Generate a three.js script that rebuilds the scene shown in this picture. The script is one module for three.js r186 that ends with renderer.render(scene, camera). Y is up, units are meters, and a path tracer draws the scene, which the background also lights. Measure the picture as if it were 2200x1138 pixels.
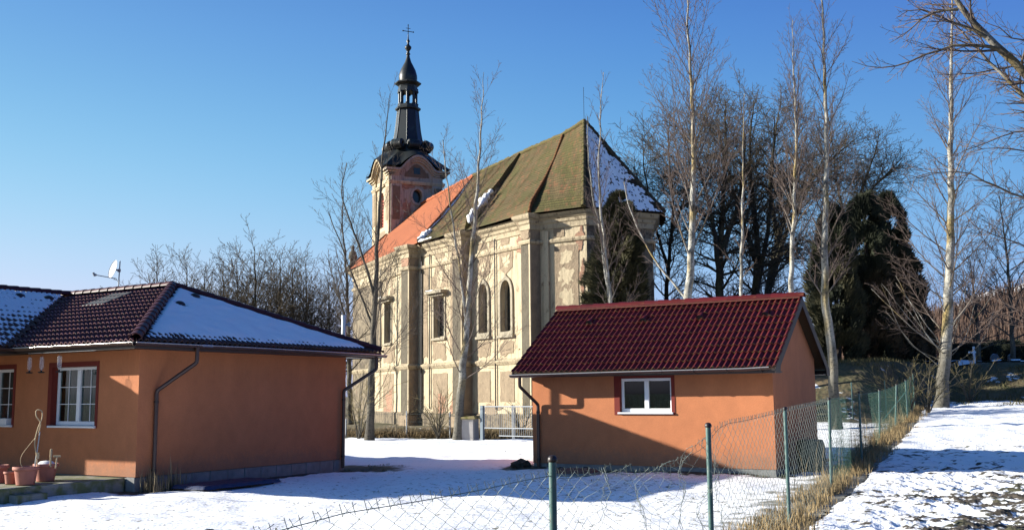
import * as THREE from 'three';
import { mergeGeometries, toCreasedNormals } from 'three/addons/utils/BufferGeometryUtils.js';
import { createNoise2D, createNoise3D } from 'simplex-noise';

// ---------------------------------------------------------------- camera, sky, sun, exposure
const scene = new THREE.Scene();
const D2R = Math.PI / 180;
const PITCH = 7.346 * D2R, ROLL = -0.537 * D2R, FOCAL = 2166.34;           // lens measured in pixels of the 2200 x 1138 photograph
const camera = new THREE.PerspectiveCamera(2 * Math.atan(569 / FOCAL) / D2R, 2200 / 1138, 0.1, 6000);
camera.position.set(0, 1.65, 0);
camera.rotation.set(PITCH, 0, ROLL, 'YXZ');
scene.add(camera);

const EXPOSURE = 2.3;
const renderer = new THREE.WebGLRenderer({ antialias: true });
renderer.setSize(1024, 529);
renderer.toneMapping = THREE.LinearToneMapping;
renderer.toneMappingExposure = EXPOSURE;
renderer.shadowMap.enabled = true;
renderer.shadowMap.type = THREE.PCFSoftShadowMap;

const SUN_AZ = 95.5 * D2R, SUN_EL = 18.8 * D2R;
const SUN = new THREE.Vector3(-Math.sin(SUN_AZ) * Math.cos(SUN_EL), Math.sin(SUN_EL), Math.cos(SUN_AZ) * Math.cos(SUN_EL));
const sun = new THREE.DirectionalLight(new THREE.Color().setRGB(1, 0.955, 0.85), 5);
sun.position.copy(SUN).multiplyScalar(120).add(new THREE.Vector3(0, 0, -30));
sun.target.position.set(0, 0, -30);
sun.castShadow = true;
sun.shadow.mapSize.set(4096, 4096);
Object.assign(sun.shadow.camera, { left: -70, right: 70, top: 60, bottom: -60, near: 1, far: 320 });
sun.shadow.camera.updateProjectionMatrix();
scene.add(sun, sun.target);

{ // clear winter sky: pale towards the horizon and towards the sun, deep blue away from it
  const W = 512, H = 256, data = new Float32Array(W * H * 4);
  for (let j = 0; j < H; j++) {
    const el = ((j + 0.5) / H - 0.5) * Math.PI, y = Math.sin(el);
    for (let i = 0; i < W; i++) {
      const az = ((i + 0.5) / W - 0.5) * 2 * Math.PI, x = Math.cos(az) * Math.cos(el), z = Math.sin(az) * Math.cos(el);
      const cs = x * SUN.x + y * SUN.y + z * SUN.z, v = 0.5 + 0.5 * cs, e = Math.max(el / D2R, 3.5);   // v: closeness to the sun
      const hor = Math.exp(-Math.pow(e / 9, 1.15)), band = Math.exp(-Math.pow(e / 17, 2.8)), high = Math.exp(-Math.max(e - 20, 0) / 55);
      const r = Math.max(0.045, -0.03 + 0.14 * v) * high + 1.26 * v * hor;
      const g = (0.008 + 0.37 * v) * high + 0.48 * (0.6 + 0.5 * v) * band;
      const b = (0.475 + 0.31 * v) * high + 0.27 * band;
      const glow = 1.2 * Math.pow(Math.max(cs, 0), 24);
      const k = (el < 0 ? Math.max(0.15, 1 + el * 3) : 1) / EXPOSURE, o = (j * W + i) * 4;
      data[o] = (r + glow) * k; data[o + 1] = (g + glow * 0.95) * k; data[o + 2] = (b + glow * 0.8) * k; data[o + 3] = 1;
    }
  }
  const t = new THREE.DataTexture(data, W, H, THREE.RGBAFormat, THREE.FloatType);
  t.mapping = THREE.EquirectangularReflectionMapping; t.magFilter = THREE.LinearFilter; t.minFilter = THREE.LinearFilter; t.needsUpdate = true;
  scene.background = t; scene.environment = t;
}
// ---------------------------------------------------------------- measuring: where a sight line meets a plane (used for real places only)
const CAM = new THREE.Vector3(0, 1.65, 0);
function sight(px, py) {
  const a = (px - 1100) / FOCAL, b = (569 - py) / FOCAL;
  const x = a * Math.cos(ROLL) - b * Math.sin(ROLL), yc = a * Math.sin(ROLL) + b * Math.cos(ROLL);
  return new THREE.Vector3(x, yc * Math.cos(PITCH) + Math.sin(PITCH), -(Math.cos(PITCH) - yc * Math.sin(PITCH)));
}
const V = (x, y, z) => new THREE.Vector3(x, y, z);
function atZ(px, py, D) { const d = sight(px, py); return d.multiplyScalar(D / -d.z).add(CAM); }
function atY(px, py, y) { const d = sight(px, py); return d.multiplyScalar((y - CAM.y) / d.y).add(CAM); }
function onPlane(px, py, n, p) { const d = sight(px, py), t = p.clone().sub(CAM).dot(n) / d.dot(n); return d.multiplyScalar(t).add(CAM); }

// ---------------------------------------------------------------- small tools
function RNG(seed) { let s = seed | 0; return () => { s = (s + 0x6d2b79f5) | 0; let t = Math.imul(s ^ (s >>> 15), 1 | s); t = (t + Math.imul(t ^ (t >>> 7), 61 | t)) ^ t; return ((t ^ (t >>> 14)) >>> 0) / 4294967296; }; }
const n2 = createNoise2D(RNG(11)), n3 = createNoise3D(RNG(12));
const fbm = (x, y, o = 4) => { let s = 0, a = 0.5; for (let i = 0; i < o; i++) { s += a * n2(x, y); x = x * 2.03 + 11.3; y = y * 2.03 - 7.1; a *= 0.5; } return s; };
const clamp = THREE.MathUtils.clamp, lerp = THREE.MathUtils.lerp;
const sstep = (a, b, x) => { const t = clamp((x - a) / (b - a), 0, 1); return t * t * (3 - 2 * t); };
const mixc = (a, b, t) => [lerp(a[0], b[0], t), lerp(a[1], b[1], t), lerp(a[2], b[2], t)];
const enc = (c) => 255 * (c <= 0.0031308 ? c * 12.92 : 1.055 * Math.pow(Math.min(c, 1), 1 / 2.4) - 0.055);

const used = {};
function numbered(name) { const k = used[name] = (used[name] ?? -1) + 1; return k ? name + '_' + String(k).padStart(3, '0') : name; }
function thing(name, label, category, group, pos = [0, 0, 0], turn = 0) {
  const o = new THREE.Group(); o.name = numbered(name); o.position.set(...pos); o.rotation.y = turn;
  o.userData = { label, category }; if (group) o.userData.group = group; scene.add(o); return o;
}
function part(parent, name, geo, mat, label) {
  const m = new THREE.Mesh(Array.isArray(geo) ? join(geo) : geo, mat); m.name = name; m.castShadow = m.receiveShadow = true;
  if (label) m.userData.label = label; parent.add(m); return m;
}
function solo(name, geo, mat, label, category, group) {
  const m = new THREE.Mesh(Array.isArray(geo) ? join(geo) : geo, mat); m.name = numbered(name); m.castShadow = m.receiveShadow = true;
  m.userData = { label, category }; if (group) m.userData.group = group; scene.add(m); return m;
}
function struct(name, geo, mat) { const m = new THREE.Mesh(geo, mat); m.name = numbered(name); m.userData = { kind: 'structure', label: undefined }; delete m.userData.label; m.castShadow = m.receiveShadow = true; scene.add(m); return m; }
function join(list) {
  list = list.map((g) => { let h = g.index ? g.toNonIndexed() : g; for (const k of Object.keys(h.attributes)) if (!['position', 'normal', 'uv'].includes(k)) h.deleteAttribute(k); return h; });
  return list.length === 1 ? list[0] : mergeGeometries(list);
}
// texture coordinates in metres from the position, by the main axis of each face
function metric(g, k = 1) {
  if (g.index) g = g.toNonIndexed();
  const p = g.attributes.position, n = g.attributes.normal, uv = new Float32Array(p.count * 2);
  for (let i = 0; i < p.count; i++) {
    const ax = Math.abs(n.getX(i)), ay = Math.abs(n.getY(i)), az = Math.abs(n.getZ(i)), x = p.getX(i), y = p.getY(i), z = p.getZ(i);
    if (ay > ax && ay > az) { uv[2 * i] = x * k; uv[2 * i + 1] = z * k; } else if (ax > az) { uv[2 * i] = z * k; uv[2 * i + 1] = y * k; } else { uv[2 * i] = x * k; uv[2 * i + 1] = y * k; }
  }
  g.setAttribute('uv', new THREE.BufferAttribute(uv, 2)); return g;
}
const box = (x0, x1, y0, y1, z0, z1) => { const g = new THREE.BoxGeometry(Math.abs(x1 - x0), Math.abs(y1 - y0), Math.abs(z1 - z0)); g.translate((x0 + x1) / 2, (y0 + y1) / 2, (z0 + z1) / 2); return metric(g); };
// a bevelled box
function bbox(x0, x1, y0, y1, z0, z1, b = 0.01) {
  const s = new THREE.Shape(), w = x1 - x0 - 2 * b, h = y1 - y0 - 2 * b;
  s.moveTo(0, 0); s.lineTo(w, 0); s.lineTo(w, h); s.lineTo(0, h); s.closePath();
  const g = new THREE.ExtrudeGeometry(s, { depth: z1 - z0 - 2 * b, bevelEnabled: true, bevelSize: b, bevelThickness: b, bevelSegments: 1 });
  g.translate(x0 + b, y0 + b, z0 + b); return metric(g);
}
function poly(pts) { const s = new THREE.Shape(); pts.forEach((p, i) => (i ? s.lineTo(p[0], p[1]) : s.moveTo(p[0], p[1]))); s.closePath(); return s; }
function extr(shape, depth, z = 0, bevel = 0) { const g = new THREE.ExtrudeGeometry(shape, bevel ? { depth: depth - 2 * bevel, bevelEnabled: true, bevelSize: bevel, bevelOffset: -bevel, bevelThickness: bevel, bevelSegments: 1, curveSegments: 8 } : { depth, bevelEnabled: false, curveSegments: 10 }); g.translate(0, 0, z + bevel); return metric(g); }
function tubeGeo(pts, r, k = 6, seg) { const c = pts.length === 2 ? new THREE.LineCurve3(pts[0], pts[1]) : new THREE.CatmullRomCurve3(pts, false, 'centripetal', 0.5); return new THREE.TubeGeometry(c, seg ?? (pts.length - 1) * 5, r, k, false); }
function rodGeo(a, b, r, k = 8, r2 = r) {
  const d = b.clone().sub(a), g = new THREE.CylinderGeometry(r2, r, d.length(), k, 1); g.translate(0, d.length() / 2, 0);
  g.applyQuaternion(new THREE.Quaternion().setFromUnitVectors(V(0, 1, 0), d.normalize())); g.translate(a.x, a.y, a.z); return g;
}
function lathe(pts, seg = 16) { return new THREE.LatheGeometry(pts.map((p) => new THREE.Vector2(p[0], p[1])), seg); }

// collects triangles with normals, texture coordinates and colours
class Acc {
  constructor() { this.p = []; this.n = []; this.u = []; this.c = []; this.i = []; this.k = 0; }
  v(x, y, z, nx, ny, nz, u, w, c) { this.p.push(x, y, z); this.n.push(nx, ny, nz); this.u.push(u, w); this.c.push(c[0], c[1], c[2]); return this.k++; }
  tube(P, R, sides, color, cap) { // P: points, R: radii, color(i, angle) or an rgb
    const T = V(0, 0, 0), A = V(0, 0, 0), B = V(0, 0, 0); let first = this.k, len = 0, up = null;
    for (let i = 0; i < P.length; i++) {
      T.subVectors(P[Math.min(i + 1, P.length - 1)], P[Math.max(i - 1, 0)]).normalize();
      if (!up) up = Math.abs(T.y) < 0.8 ? V(0, 1, 0) : V(1, 0, 0);
      A.crossVectors(T, up).normalize(); B.crossVectors(A, T).normalize(); up = B.clone();
      if (i) len += P[i].distanceTo(P[i - 1]);
      for (let s = 0; s <= sides; s++) {
        const a = s / sides * Math.PI * 2, ca = Math.cos(a), sa = Math.sin(a), nx = A.x * ca + B.x * sa, ny = A.y * ca + B.y * sa, nz = A.z * ca + B.z * sa, r = R[i];
        this.v(P[i].x + nx * r, P[i].y + ny * r, P[i].z + nz * r, nx, ny, nz, s / sides * Math.max(1, Math.round(R[0] * 6.28)), len, typeof color === 'function' ? color(i, a, P[i]) : color);
      }
    }
    for (let i = 0; i + 1 < P.length; i++) for (let s = 0; s < sides; s++) { const a = first + i * (sides + 1) + s, b = a + sides + 1; this.i.push(a, b, a + 1, a + 1, b, b + 1); }
  }
  tri(a, b, c, col, n) {
    if (!n) { n = V(0, 0, 0).crossVectors(b.clone().sub(a), c.clone().sub(a)).normalize(); }
    const k = this.k; for (const q of [a, b, c]) this.v(q.x, q.y, q.z, n.x, n.y, n.z, q.x, q.y, col); this.i.push(k, k + 1, k + 2);
  }
  geo() {
    const g = new THREE.BufferGeometry();
    g.setAttribute('position', new THREE.BufferAttribute(new Float32Array(this.p), 3)); g.setAttribute('normal', new THREE.BufferAttribute(new Float32Array(this.n), 3));
    g.setAttribute('uv', new THREE.BufferAttribute(new Float32Array(this.u), 2)); g.setAttribute('color', new THREE.BufferAttribute(new Float32Array(this.c), 3));
    g.setIndex(this.k > 65535 ? new THREE.BufferAttribute(new Uint32Array(this.i), 1) : this.i); return g;
  }
}
// a grid of points f(i, j) -> [x, y, z, u, v, colour?]; keep(i, j) drops cells
function sheet(ni, nj, f, keep, colored) {
  const p = new Float32Array((ni + 1) * (nj + 1) * 3), u = new Float32Array((ni + 1) * (nj + 1) * 2), c = colored ? new Float32Array((ni + 1) * (nj + 1) * 3) : null, idx = [];
  for (let j = 0, k = 0; j <= nj; j++) for (let i = 0; i <= ni; i++, k++) { const q = f(i, j); p.set([q[0], q[1], q[2]], k * 3); u.set([q[3], q[4]], k * 2); if (c) c.set(q[5], k * 3); }
  for (let j = 0; j < nj; j++) for (let i = 0; i < ni; i++) { if (keep && !keep(i, j)) continue; const a = j * (ni + 1) + i, b = a + 1, d = a + ni + 1; idx.push(a, b, d, b, d + 1, d); }
  const g = new THREE.BufferGeometry();
  g.setAttribute('position', new THREE.BufferAttribute(p, 3)); g.setAttribute('uv', new THREE.BufferAttribute(u, 2)); if (c) g.setAttribute('color', new THREE.BufferAttribute(c, 3));
  g.setIndex(new THREE.BufferAttribute(new Uint32Array(idx), 1)); g.computeVertexNormals(); return g;
}
// a computed colour texture (linear reflectance in, sRGB bytes out) or a grey one for relief
function tex(size, f, opts = {}) {
  const [w, h] = Array.isArray(size) ? size : [size, size], d = new Uint8Array(w * h * 4);
  for (let j = 0, o = 0; j < h; j++) for (let i = 0; i < w; i++, o += 4) {
    const c = f((i + 0.5) / w, (j + 0.5) / h);
    if (opts.grey) { d[o] = d[o + 1] = d[o + 2] = clamp(c, 0, 1) * 255; } else { d[o] = enc(Math.max(c[0], 0)); d[o + 1] = enc(Math.max(c[1], 0)); d[o + 2] = enc(Math.max(c[2], 0)); }
    d[o + 3] = 255;
  }
  const t = new THREE.DataTexture(d, w, h); t.wrapS = t.wrapT = opts.clampTo ? THREE.ClampToEdgeWrapping : THREE.RepeatWrapping; t.magFilter = THREE.LinearFilter; t.minFilter = THREE.LinearMipmapLinearFilter; t.generateMipmaps = true;
  if (!opts.grey) t.colorSpace = THREE.SRGBColorSpace; if (opts.rep) t.repeat.set(opts.rep, opts.repY ?? opts.rep); t.needsUpdate = true; return t;
}
// noise on a torus so that tiles join without a seam
const TAU = Math.PI * 2;
function wrapN(u, v, fu, fv = fu, seed = 0) { const a = u * TAU, b = v * TAU, ru = fu / TAU, rv = fv / TAU; return 0.5 * (n3(Math.cos(a) * ru + seed, Math.sin(a) * ru, Math.cos(b) * rv) + n3(Math.sin(b) * rv + seed, Math.cos(a) * ru + 5.2, Math.sin(a) * ru - Math.cos(b) * rv * 0.7)); }
function wrapF(u, v, f, o = 4, seed = 0) { let s = 0, a = 0.6; for (let i = 0; i < o; i++) { s += a * wrapN(u, v, f, f, seed + i * 7.7); f *= 2; a *= 0.55; } return s; }
const std = (o) => new THREE.MeshStandardMaterial({ roughness: 0.9, metalness: 0, ...o });
const rgb = (r, g, b) => new THREE.Color().setRGB(r, g, b);

// ---------------------------------------------------------------- materials
const grainBump = tex(256, (u, v) => 0.5 + 0.5 * wrapF(u, v, 40, 2, 3), { grey: true, rep: 1.2 });
const stuccoTex = tex([512, 1024], (u, v) => { const a = wrapN(u, v, 4, 8, 1) + 0.6 * wrapN(u, v, 9, 18, 3), b = wrapN(u, v, 90, 180, 4), st = wrapN(u, v, 16, 2, 6), sp = sstep(0.15, 0.06, v + 0.03 * wrapN(u, v, 22, 40, 8)); const k = 1 + 0.09 * a + 0.1 * b + 0.018 * st; return mixc([0.45 * k, 0.163 * k, 0.068 * k], [0.22 * k, 0.125 * k, 0.08 * k], 0.6 * sp); }, { rep: 0.4, repY: 0.2 });
const M = {
  stucco: std({ map: stuccoTex, bumpMap: grainBump, bumpScale: 0.004, roughness: 0.95 }),
  redPaint: std({ color: rgb(0.16, 0.02, 0.012), bumpMap: grainBump, bumpScale: 0.002 }),
  concrete: std({ map: tex(256, (u, v) => { const k = 0.2 + 0.07 * wrapF(u, v, 4, 5, 9); return [k, k * 1.0, k * 0.97]; }, { rep: 0.9 }), bumpMap: grainBump, bumpScale: 0.006 }),
  mossConcrete: std({ map: tex(256, (u, v) => { const m = sstep(-0.3, 0.35, wrapF(u, v, 5, 4, 2)); return mixc([0.25, 0.24, 0.2], [0.13, 0.14, 0.05], m); }, { rep: 0.5 }), bumpMap: grainBump, bumpScale: 0.006 }),
  white: std({ color: rgb(0.78, 0.79, 0.8), roughness: 0.35 }),
  brown: std({ color: rgb(0.022, 0.013, 0.011), roughness: 0.45 }),
  lip: std({ color: rgb(0.5, 0.47, 0.44), roughness: 0.25, metalness: 0.6 }),  // pale lip colour stands in for the glint on the brown gutter rim
  gutter: std({ color: rgb(0.05, 0.026, 0.022), roughness: 0.28 }),
  glass: new THREE.MeshPhysicalMaterial({ color: rgb(0.62, 0.68, 0.68), specularIntensity: 0.5, transmission: 1, roughness: 0.02, thickness: 0, ior: 1.5 }),
  curtain: std({ color: rgb(0.2, 0.27, 0.26), roughness: 1 }),
  dark: std({ color: rgb(0.02, 0.02, 0.02), roughness: 1 }),
  steel: std({ color: rgb(0.5, 0.51, 0.52), roughness: 0.35, metalness: 0.8 }),
  galv: std({ color: rgb(0.27, 0.29, 0.31), roughness: 0.5, metalness: 0.35 }),
  plasticClear: new THREE.MeshPhysicalMaterial({ color: rgb(0.95, 0.97, 1), transmission: 0.9, roughness: 0.08, thickness: 0, ior: 1.45 }),
  terracotta: std({ map: tex(128, (u, v) => { const k = 1 + 0.2 * wrapF(u, v, 4, 4, 6); return [0.36 * k, 0.13 * k, 0.09 * k]; }, { rep: 2 }), roughness: 0.7 }),
  wood: std({ map: tex(128, (u, v) => { const k = 1 + 0.25 * wrapN(u, v, 3, 40, 5); return [0.42 * k, 0.32 * k, 0.19 * k]; }, { rep: 3 }) }),
  darkwood: std({ color: rgb(0.09, 0.055, 0.03) }),
  tarp: std({ color: rgb(0.022, 0.036, 0.09), roughness: 0.55 }),
  soil: std({ map: tex(256, (u, v) => { const k = 0.045 + 0.03 * wrapF(u, v, 6, 5, 2); return [k * 1.2, k, k * 0.7]; }, { rep: 1 }), bumpMap: grainBump, bumpScale: 0.03 }),
  snow: std({ map: tex(256, (u, v) => { const k = 0.92 + 0.03 * wrapF(u, v, 4, 4, 8); return [k, k * 1.005, k * 1.012]; }, { rep: 0.5 }), bumpMap: grainBump, bumpScale: 0.012, roughness: 0.8 }),
  greenPost: std({ map: tex(128, (u, v) => { const m = sstep(0.1, 0.5, wrapF(u, v, 5, 4, 4)); return mixc([0.05, 0.115, 0.105], [0.17, 0.18, 0.15], m); }, { rep: 4 }), roughness: 0.5 }),
  wire: std({ color: rgb(0.14, 0.17, 0.16), roughness: 0.5, metalness: 0.3 }),
  greenWire: std({ color: rgb(0.02, 0.085, 0.06), roughness: 0.5 }),
  foliage: std({ vertexColors: true, roughness: 0.9 }),
  bark: std({ vertexColors: true, map: tex(256, (u, v) => { const h = wrapN(u, v, 3, 26, 3), f = wrapF(u, v, 10, 4, 5); const k = clamp(0.92 + 0.2 * f - 0.5 * sstep(0.25, 0.5, h), 0.2, 1); return [k, k, k]; }, { rep: 1, repY: 0.8 }), bumpMap: tex(256, (u, v) => 0.5 + 0.5 * wrapF(u, v, 8, 4, 5), { grey: true, rep: 1 }), bumpScale: 0.02 }),
};

// ---------------------------------------------------------------- the lie of the land
const rot2 = (x, z, o, a) => { const dx = x - o[0], dz = z - o[1], c = Math.cos(a), s = Math.sin(a); return [dx * c - dz * s, dx * s + dz * c]; };   // world -> turned frame
const HOUSE = { o: [-7.904, -21.402], y: -0.25, a: 58.82 * D2R }, SHED = { o: [6.181 - 6.53 * 0.8673, -24.141 - 6.53 * 0.4978], y: -0.35, a: -29.85 * D2R };
const FT = (x, z) => (x - 4.3) * 0.426 - (z + 16) * 0.905, FC = (x, z) => (x - 4.3) * 0.905 + (z + 16) * 0.426;   // along and across the fence line
const fenceXZ = (t, c) => [4.3 + 0.426 * t + 0.905 * c, -16 - 0.905 * t + 0.426 * c];
function ground(x, z) {
  const t = FT(x, z), c = FC(x, z), tt = clamp(t, 0, 36);
  let h = lerp(-0.28, -0.45 + 0.012 * tt + 0.0009 * tt * tt, sstep(-13, -3.5, c));
  const s0 = lerp(26.5, 35.5, sstep(-2.5, 0.8, c));
  h += 2.0 * sstep(s0, s0 + 8, t) * sstep(-15, -8, c);
  return h;
}
const lawnEnd = (x) => -45.2 + 0.35 * x;
const rectDist = (p, x0, x1, z0, z1) => Math.hypot(Math.max(x0 - p[0], 0, p[0] - x1), Math.max(z0 - p[1], 0, p[1] - z1));
const houseDist = (x, z) => rectDist(rot2(x, z, HOUSE.o, HOUSE.a), 0, 6.63, -14, 0), shedDist = (x, z) => rectDist(rot2(x, z, SHED.o, SHED.a), 0, 6.53, -4.2, 0);

{ // the ground as one sheet out to the horizon: winter grass, leaf litter, thin snow
  const N = 180, far = (s) => 90 * s + 3800 * Math.pow(s, 9);
  const g = sheet(N, N, (i, j) => {
    const x = far(i / N * 2 - 1), z = -40 + far(j / N * 2 - 1), t = FT(x, z), c = FC(x, z);
    const inside = (z > lawnEnd(x) + 0.6 && c < -0.2 && x > -18 && z < -7) || (c > 0.4 && t < 33.5 && t > -9 && c < 38);
    return [x, ground(x, z) - (inside ? 0.22 : 0.0) + 0.05 * n2(x * 0.35, z * 0.35) - 0.02, z, x / 14, z / 14];
  });
  // z grows with j, so the winding is turned to face up
  const idx = g.index.array; for (let k = 0; k < idx.length; k += 3) { const a = idx[k]; idx[k] = idx[k + 1]; idx[k + 1] = a; } g.computeVertexNormals();
  const m = std({ map: tex(1024, (u, v) => {
    const a = wrapF(u, v, 6, 5, 2), b = wrapF(u, v, 30, 4, 6), d = wrapN(u, v, 120, 120, 1);
    let col = mixc([0.085, 0.075, 0.03], [0.14, 0.1, 0.052], sstep(-0.3, 0.4, a)); col = mixc(col, [0.05, 0.055, 0.018], sstep(0, 0.5, b));
    const k = 1 + 0.35 * d; col = col.map((q) => q * k);
    return mixc(col, [0.8, 0.81, 0.83], sstep(0.34, 0.46, a * 0.6 + b * 0.5));
  }), bumpMap: grainBump, bumpScale: 0.08, roughness: 1 });
  struct('ground', g, m);
}

// snow on the lawn: tufts of grass come through, bare strips under the eaves
const LX0 = -17, LX1 = 19, LZ0 = -50, LZ1 = -9;
function lawnBare(x, z) { // 0 snow .. 1 bare
  const t = FT(x, z), c = FC(x, z), hd = houseDist(x, z), sd = shedDist(x, z);
  const dens = 0.5 + 0.5 * n2(x * 0.16 + 3, z * 0.16), n = fbm(x * 2.1, z * 3.4, 3), f = n2(x * 11, z * 17);
  let b = sstep(0.56, 0.7, n * 0.8 + 0.2 * f + 0.2 * dens - 0.05);
  b = Math.max(b, 0.9 * sstep(0.52, 0.66, 0.1 * sstep(-1.5, 1.5, x) + 0.62 * n2(x * 3.1 + 40, z * 5.3) + 0.3 * f + 0.12 * dens) * sstep(-34, -22, z));
  const h = rot2(x, z, HOUSE.o, HOUSE.a), rag = 0.25 * n2(x * 2.3, z * 2.3);
  b = Math.max(b, sstep(0.62, 0.42, hd + rag * 0.5) * (h[1] > -0.4 ? 1 : 0.6), sstep(1.7, 1.1, Math.hypot(h[0] - 7.1, h[1] + 0.2) + rag));
  b = Math.max(b, sstep(0.5, 0.3, sd + rag), sstep(1.0, 0.6, Math.hypot(x - 0.35, z + 27.2) + rag));
  b = Math.max(b, 0.85 * sstep(-1.5, -0.2, c + 1.4 * fbm(x * 1.3, z * 1.3, 3)), sstep(1.3, 0.1, z - lawnEnd(x) + 0.5 * rag * 4));
  b = Math.max(b, 0.8 * sstep(0.15, 0.5, n + 0.3 * f) * sstep(-7, -2, c) * sstep(12, 20, t));
  return b;
}
{
  const NX = 257, NZ = 300, ny = (x, z, b) => ground(x, z) + 0.03 + 0.045 * n2(x * 0.33, z * 0.33 + 9) + 0.014 * n2(x * 1.3, z * 1.3) + 0.002 * n2(x * 6, z * 6) - 0.03 * b;
  const g = sheet(NX, NZ, (i, j) => { const x = lerp(LX0, LX1, i / NX), z = lerp(LZ1, LZ0, j / NZ); return [x, ny(x, z, lawnBare(x, z)), z, i / NX, 1 - j / NZ]; },
    (i, j) => { const x = lerp(LX0, LX1, (i + 0.5) / NX), z = lerp(LZ1, LZ0, (j + 0.5) / NZ); return FC(x, z) < 0.25 && z > lawnEnd(x) - 0.1; });
  const map = tex(2048, (u, v) => {
    const x = lerp(LX0, LX1, u), z = lerp(LZ0, LZ1, v), b = FC(x, z) > 0.6 || z < lawnEnd(x) - 0.6 ? 1 : lawnBare(x, z), k = 1 + 0.5 * n2(x * 23, z * 23);
    const earth = mixc([0.1 * k, 0.085 * k, 0.035 * k], [0.05 * k, 0.042 * k, 0.032 * k], sstep(1.2, 0.5, Math.min(houseDist(x, z), shedDist(x, z))));
    const w = 0.93 + 0.02 * n2(x * 1.1, z * 1.1);
    return mixc([w, w * 1.003, w * 1.01], earth, b);
  }, { clampTo: true });
  struct('snowy_lawn', g, std({ map, bumpMap: tex(256, (u, v) => 0.5 + 0.5 * wrapF(u, v, 16, 3, 3), { grey: true, rep: 24 }), bumpScale: 0.008, roughness: 0.85 }));
}

// the ploughed field to the right: clods break through wind-drifted snow
function clods(x, z) { return 0.5 * fbm(x * 0.95, z * 1.5, 4) + 0.5 * fbm(x * 2.9 + 30, z * 4.6, 4); }
function fieldBare(x, z) {
  const t = FT(x, z), c = FC(x, z), n = clods(x, z), l = n2(x * 0.18 - 4, z * 0.22);
  const dens = 0.25 * l + 0.5 * sstep(1.2, 4.2, c) * sstep(14, 3, t) + 0.16 * sstep(19, 15, t) - 0.2 * sstep(13, 20, t);
  return sstep(0.3, 0.42, n + dens * 0.75);
}
{
  const mk = (c0, c1, nc, t0, t1, nt) => sheet(nc, nt, (i, j) => {
    const c = lerp(c0, c1, i / nc), t = lerp(t0, t1, j / nt), [x, z] = fenceXZ(t, c), b = fieldBare(x, z), n = clods(x, z);
    return [x, ground(x, z) + 0.04 + 0.13 * n * sstep(0.2, 1.8, c) * sstep(24, 6, t) + 0.04 * n + 0.08 * fbm(x * 0.6 + 5, z * 0.6, 2) + 0.02 * n2(x * 9, z * 9) * b - 0.02 * b - 0.1 * sstep(0.35, 0.1, c), z, (c + 0.5) / 40, (t + 10) / 46];
  });
  const map = tex(2048, (u, v) => {
    const [x, z] = fenceXZ(v * 46 - 10, u * 40 - 0.5), b = fieldBare(x, z), k = 1 + 0.5 * n2(x * 17, z * 17), w = 0.92 + 0.02 * n2(x * 1.7, z * 1.7);
    const soil = mixc([0.055 * k, 0.043 * k, 0.03 * k], [0.06 * k, 0.056 * k, 0.028 * k], sstep(0, 0.5, n2(x * 0.7, z * 0.9)));
    return mixc([w, w * 1.003, w * 1.01], soil, b);
  }, { clampTo: true });
  const m = std({ map, bumpMap: tex(256, (u, v) => 0.5 + 0.5 * wrapF(u, v, 14, 3, 3), { grey: true, rep: 30 }), bumpScale: 0.015, roughness: 0.88 });
  const f = struct('ploughed_field', join([mk(0.12, 14, 240, -5, 9, 240), mk(14, 38, 90, -5, 9, 70), mk(0.12, 38, 220, 9, 35.5, 130)]), m);
}
{ // far hillside with bare brown woodland under a snowy crest
  const g = sheet(120, 30, (i, j) => {
    const a = lerp(6, 70, i / 120) * D2R, r = lerp(170, 330, j / 30), x = Math.sin(a) * r, z = -Math.cos(a) * r;
    const top = 16.5 + 22 * sstep(16, 34, a / D2R) + 1.0 * n2(i * 0.2, 3);
    return [x, 2 + top * Math.pow(j / 30, 0.8) + (j > 1 && j < 25 ? 0.7 * n2(x * 0.25, z * 0.25) + 0.5 * n2(x * 0.9, z * 0.9) : 0), z, x / 30, z / 30, mixc([0.05 + 0.015 * n2(x * 0.2, z * 0.1), 0.032 + 0.006 * n2(x * 0.3, z * 0.2), 0.022], [0.8, 0.8, 0.82], sstep(24.6, 25.6, j + 0.8 * n2(i * 0.5, 1)))];
  }, null, true);
  struct('hill', g, std({ vertexColors: true, roughness: 1, map: tex(256, (u, v) => { const k = 0.75 + 0.5 * Math.abs(wrapF(u, v, 20, 4, 3)); return [k, k, k]; }) }));
}

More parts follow.
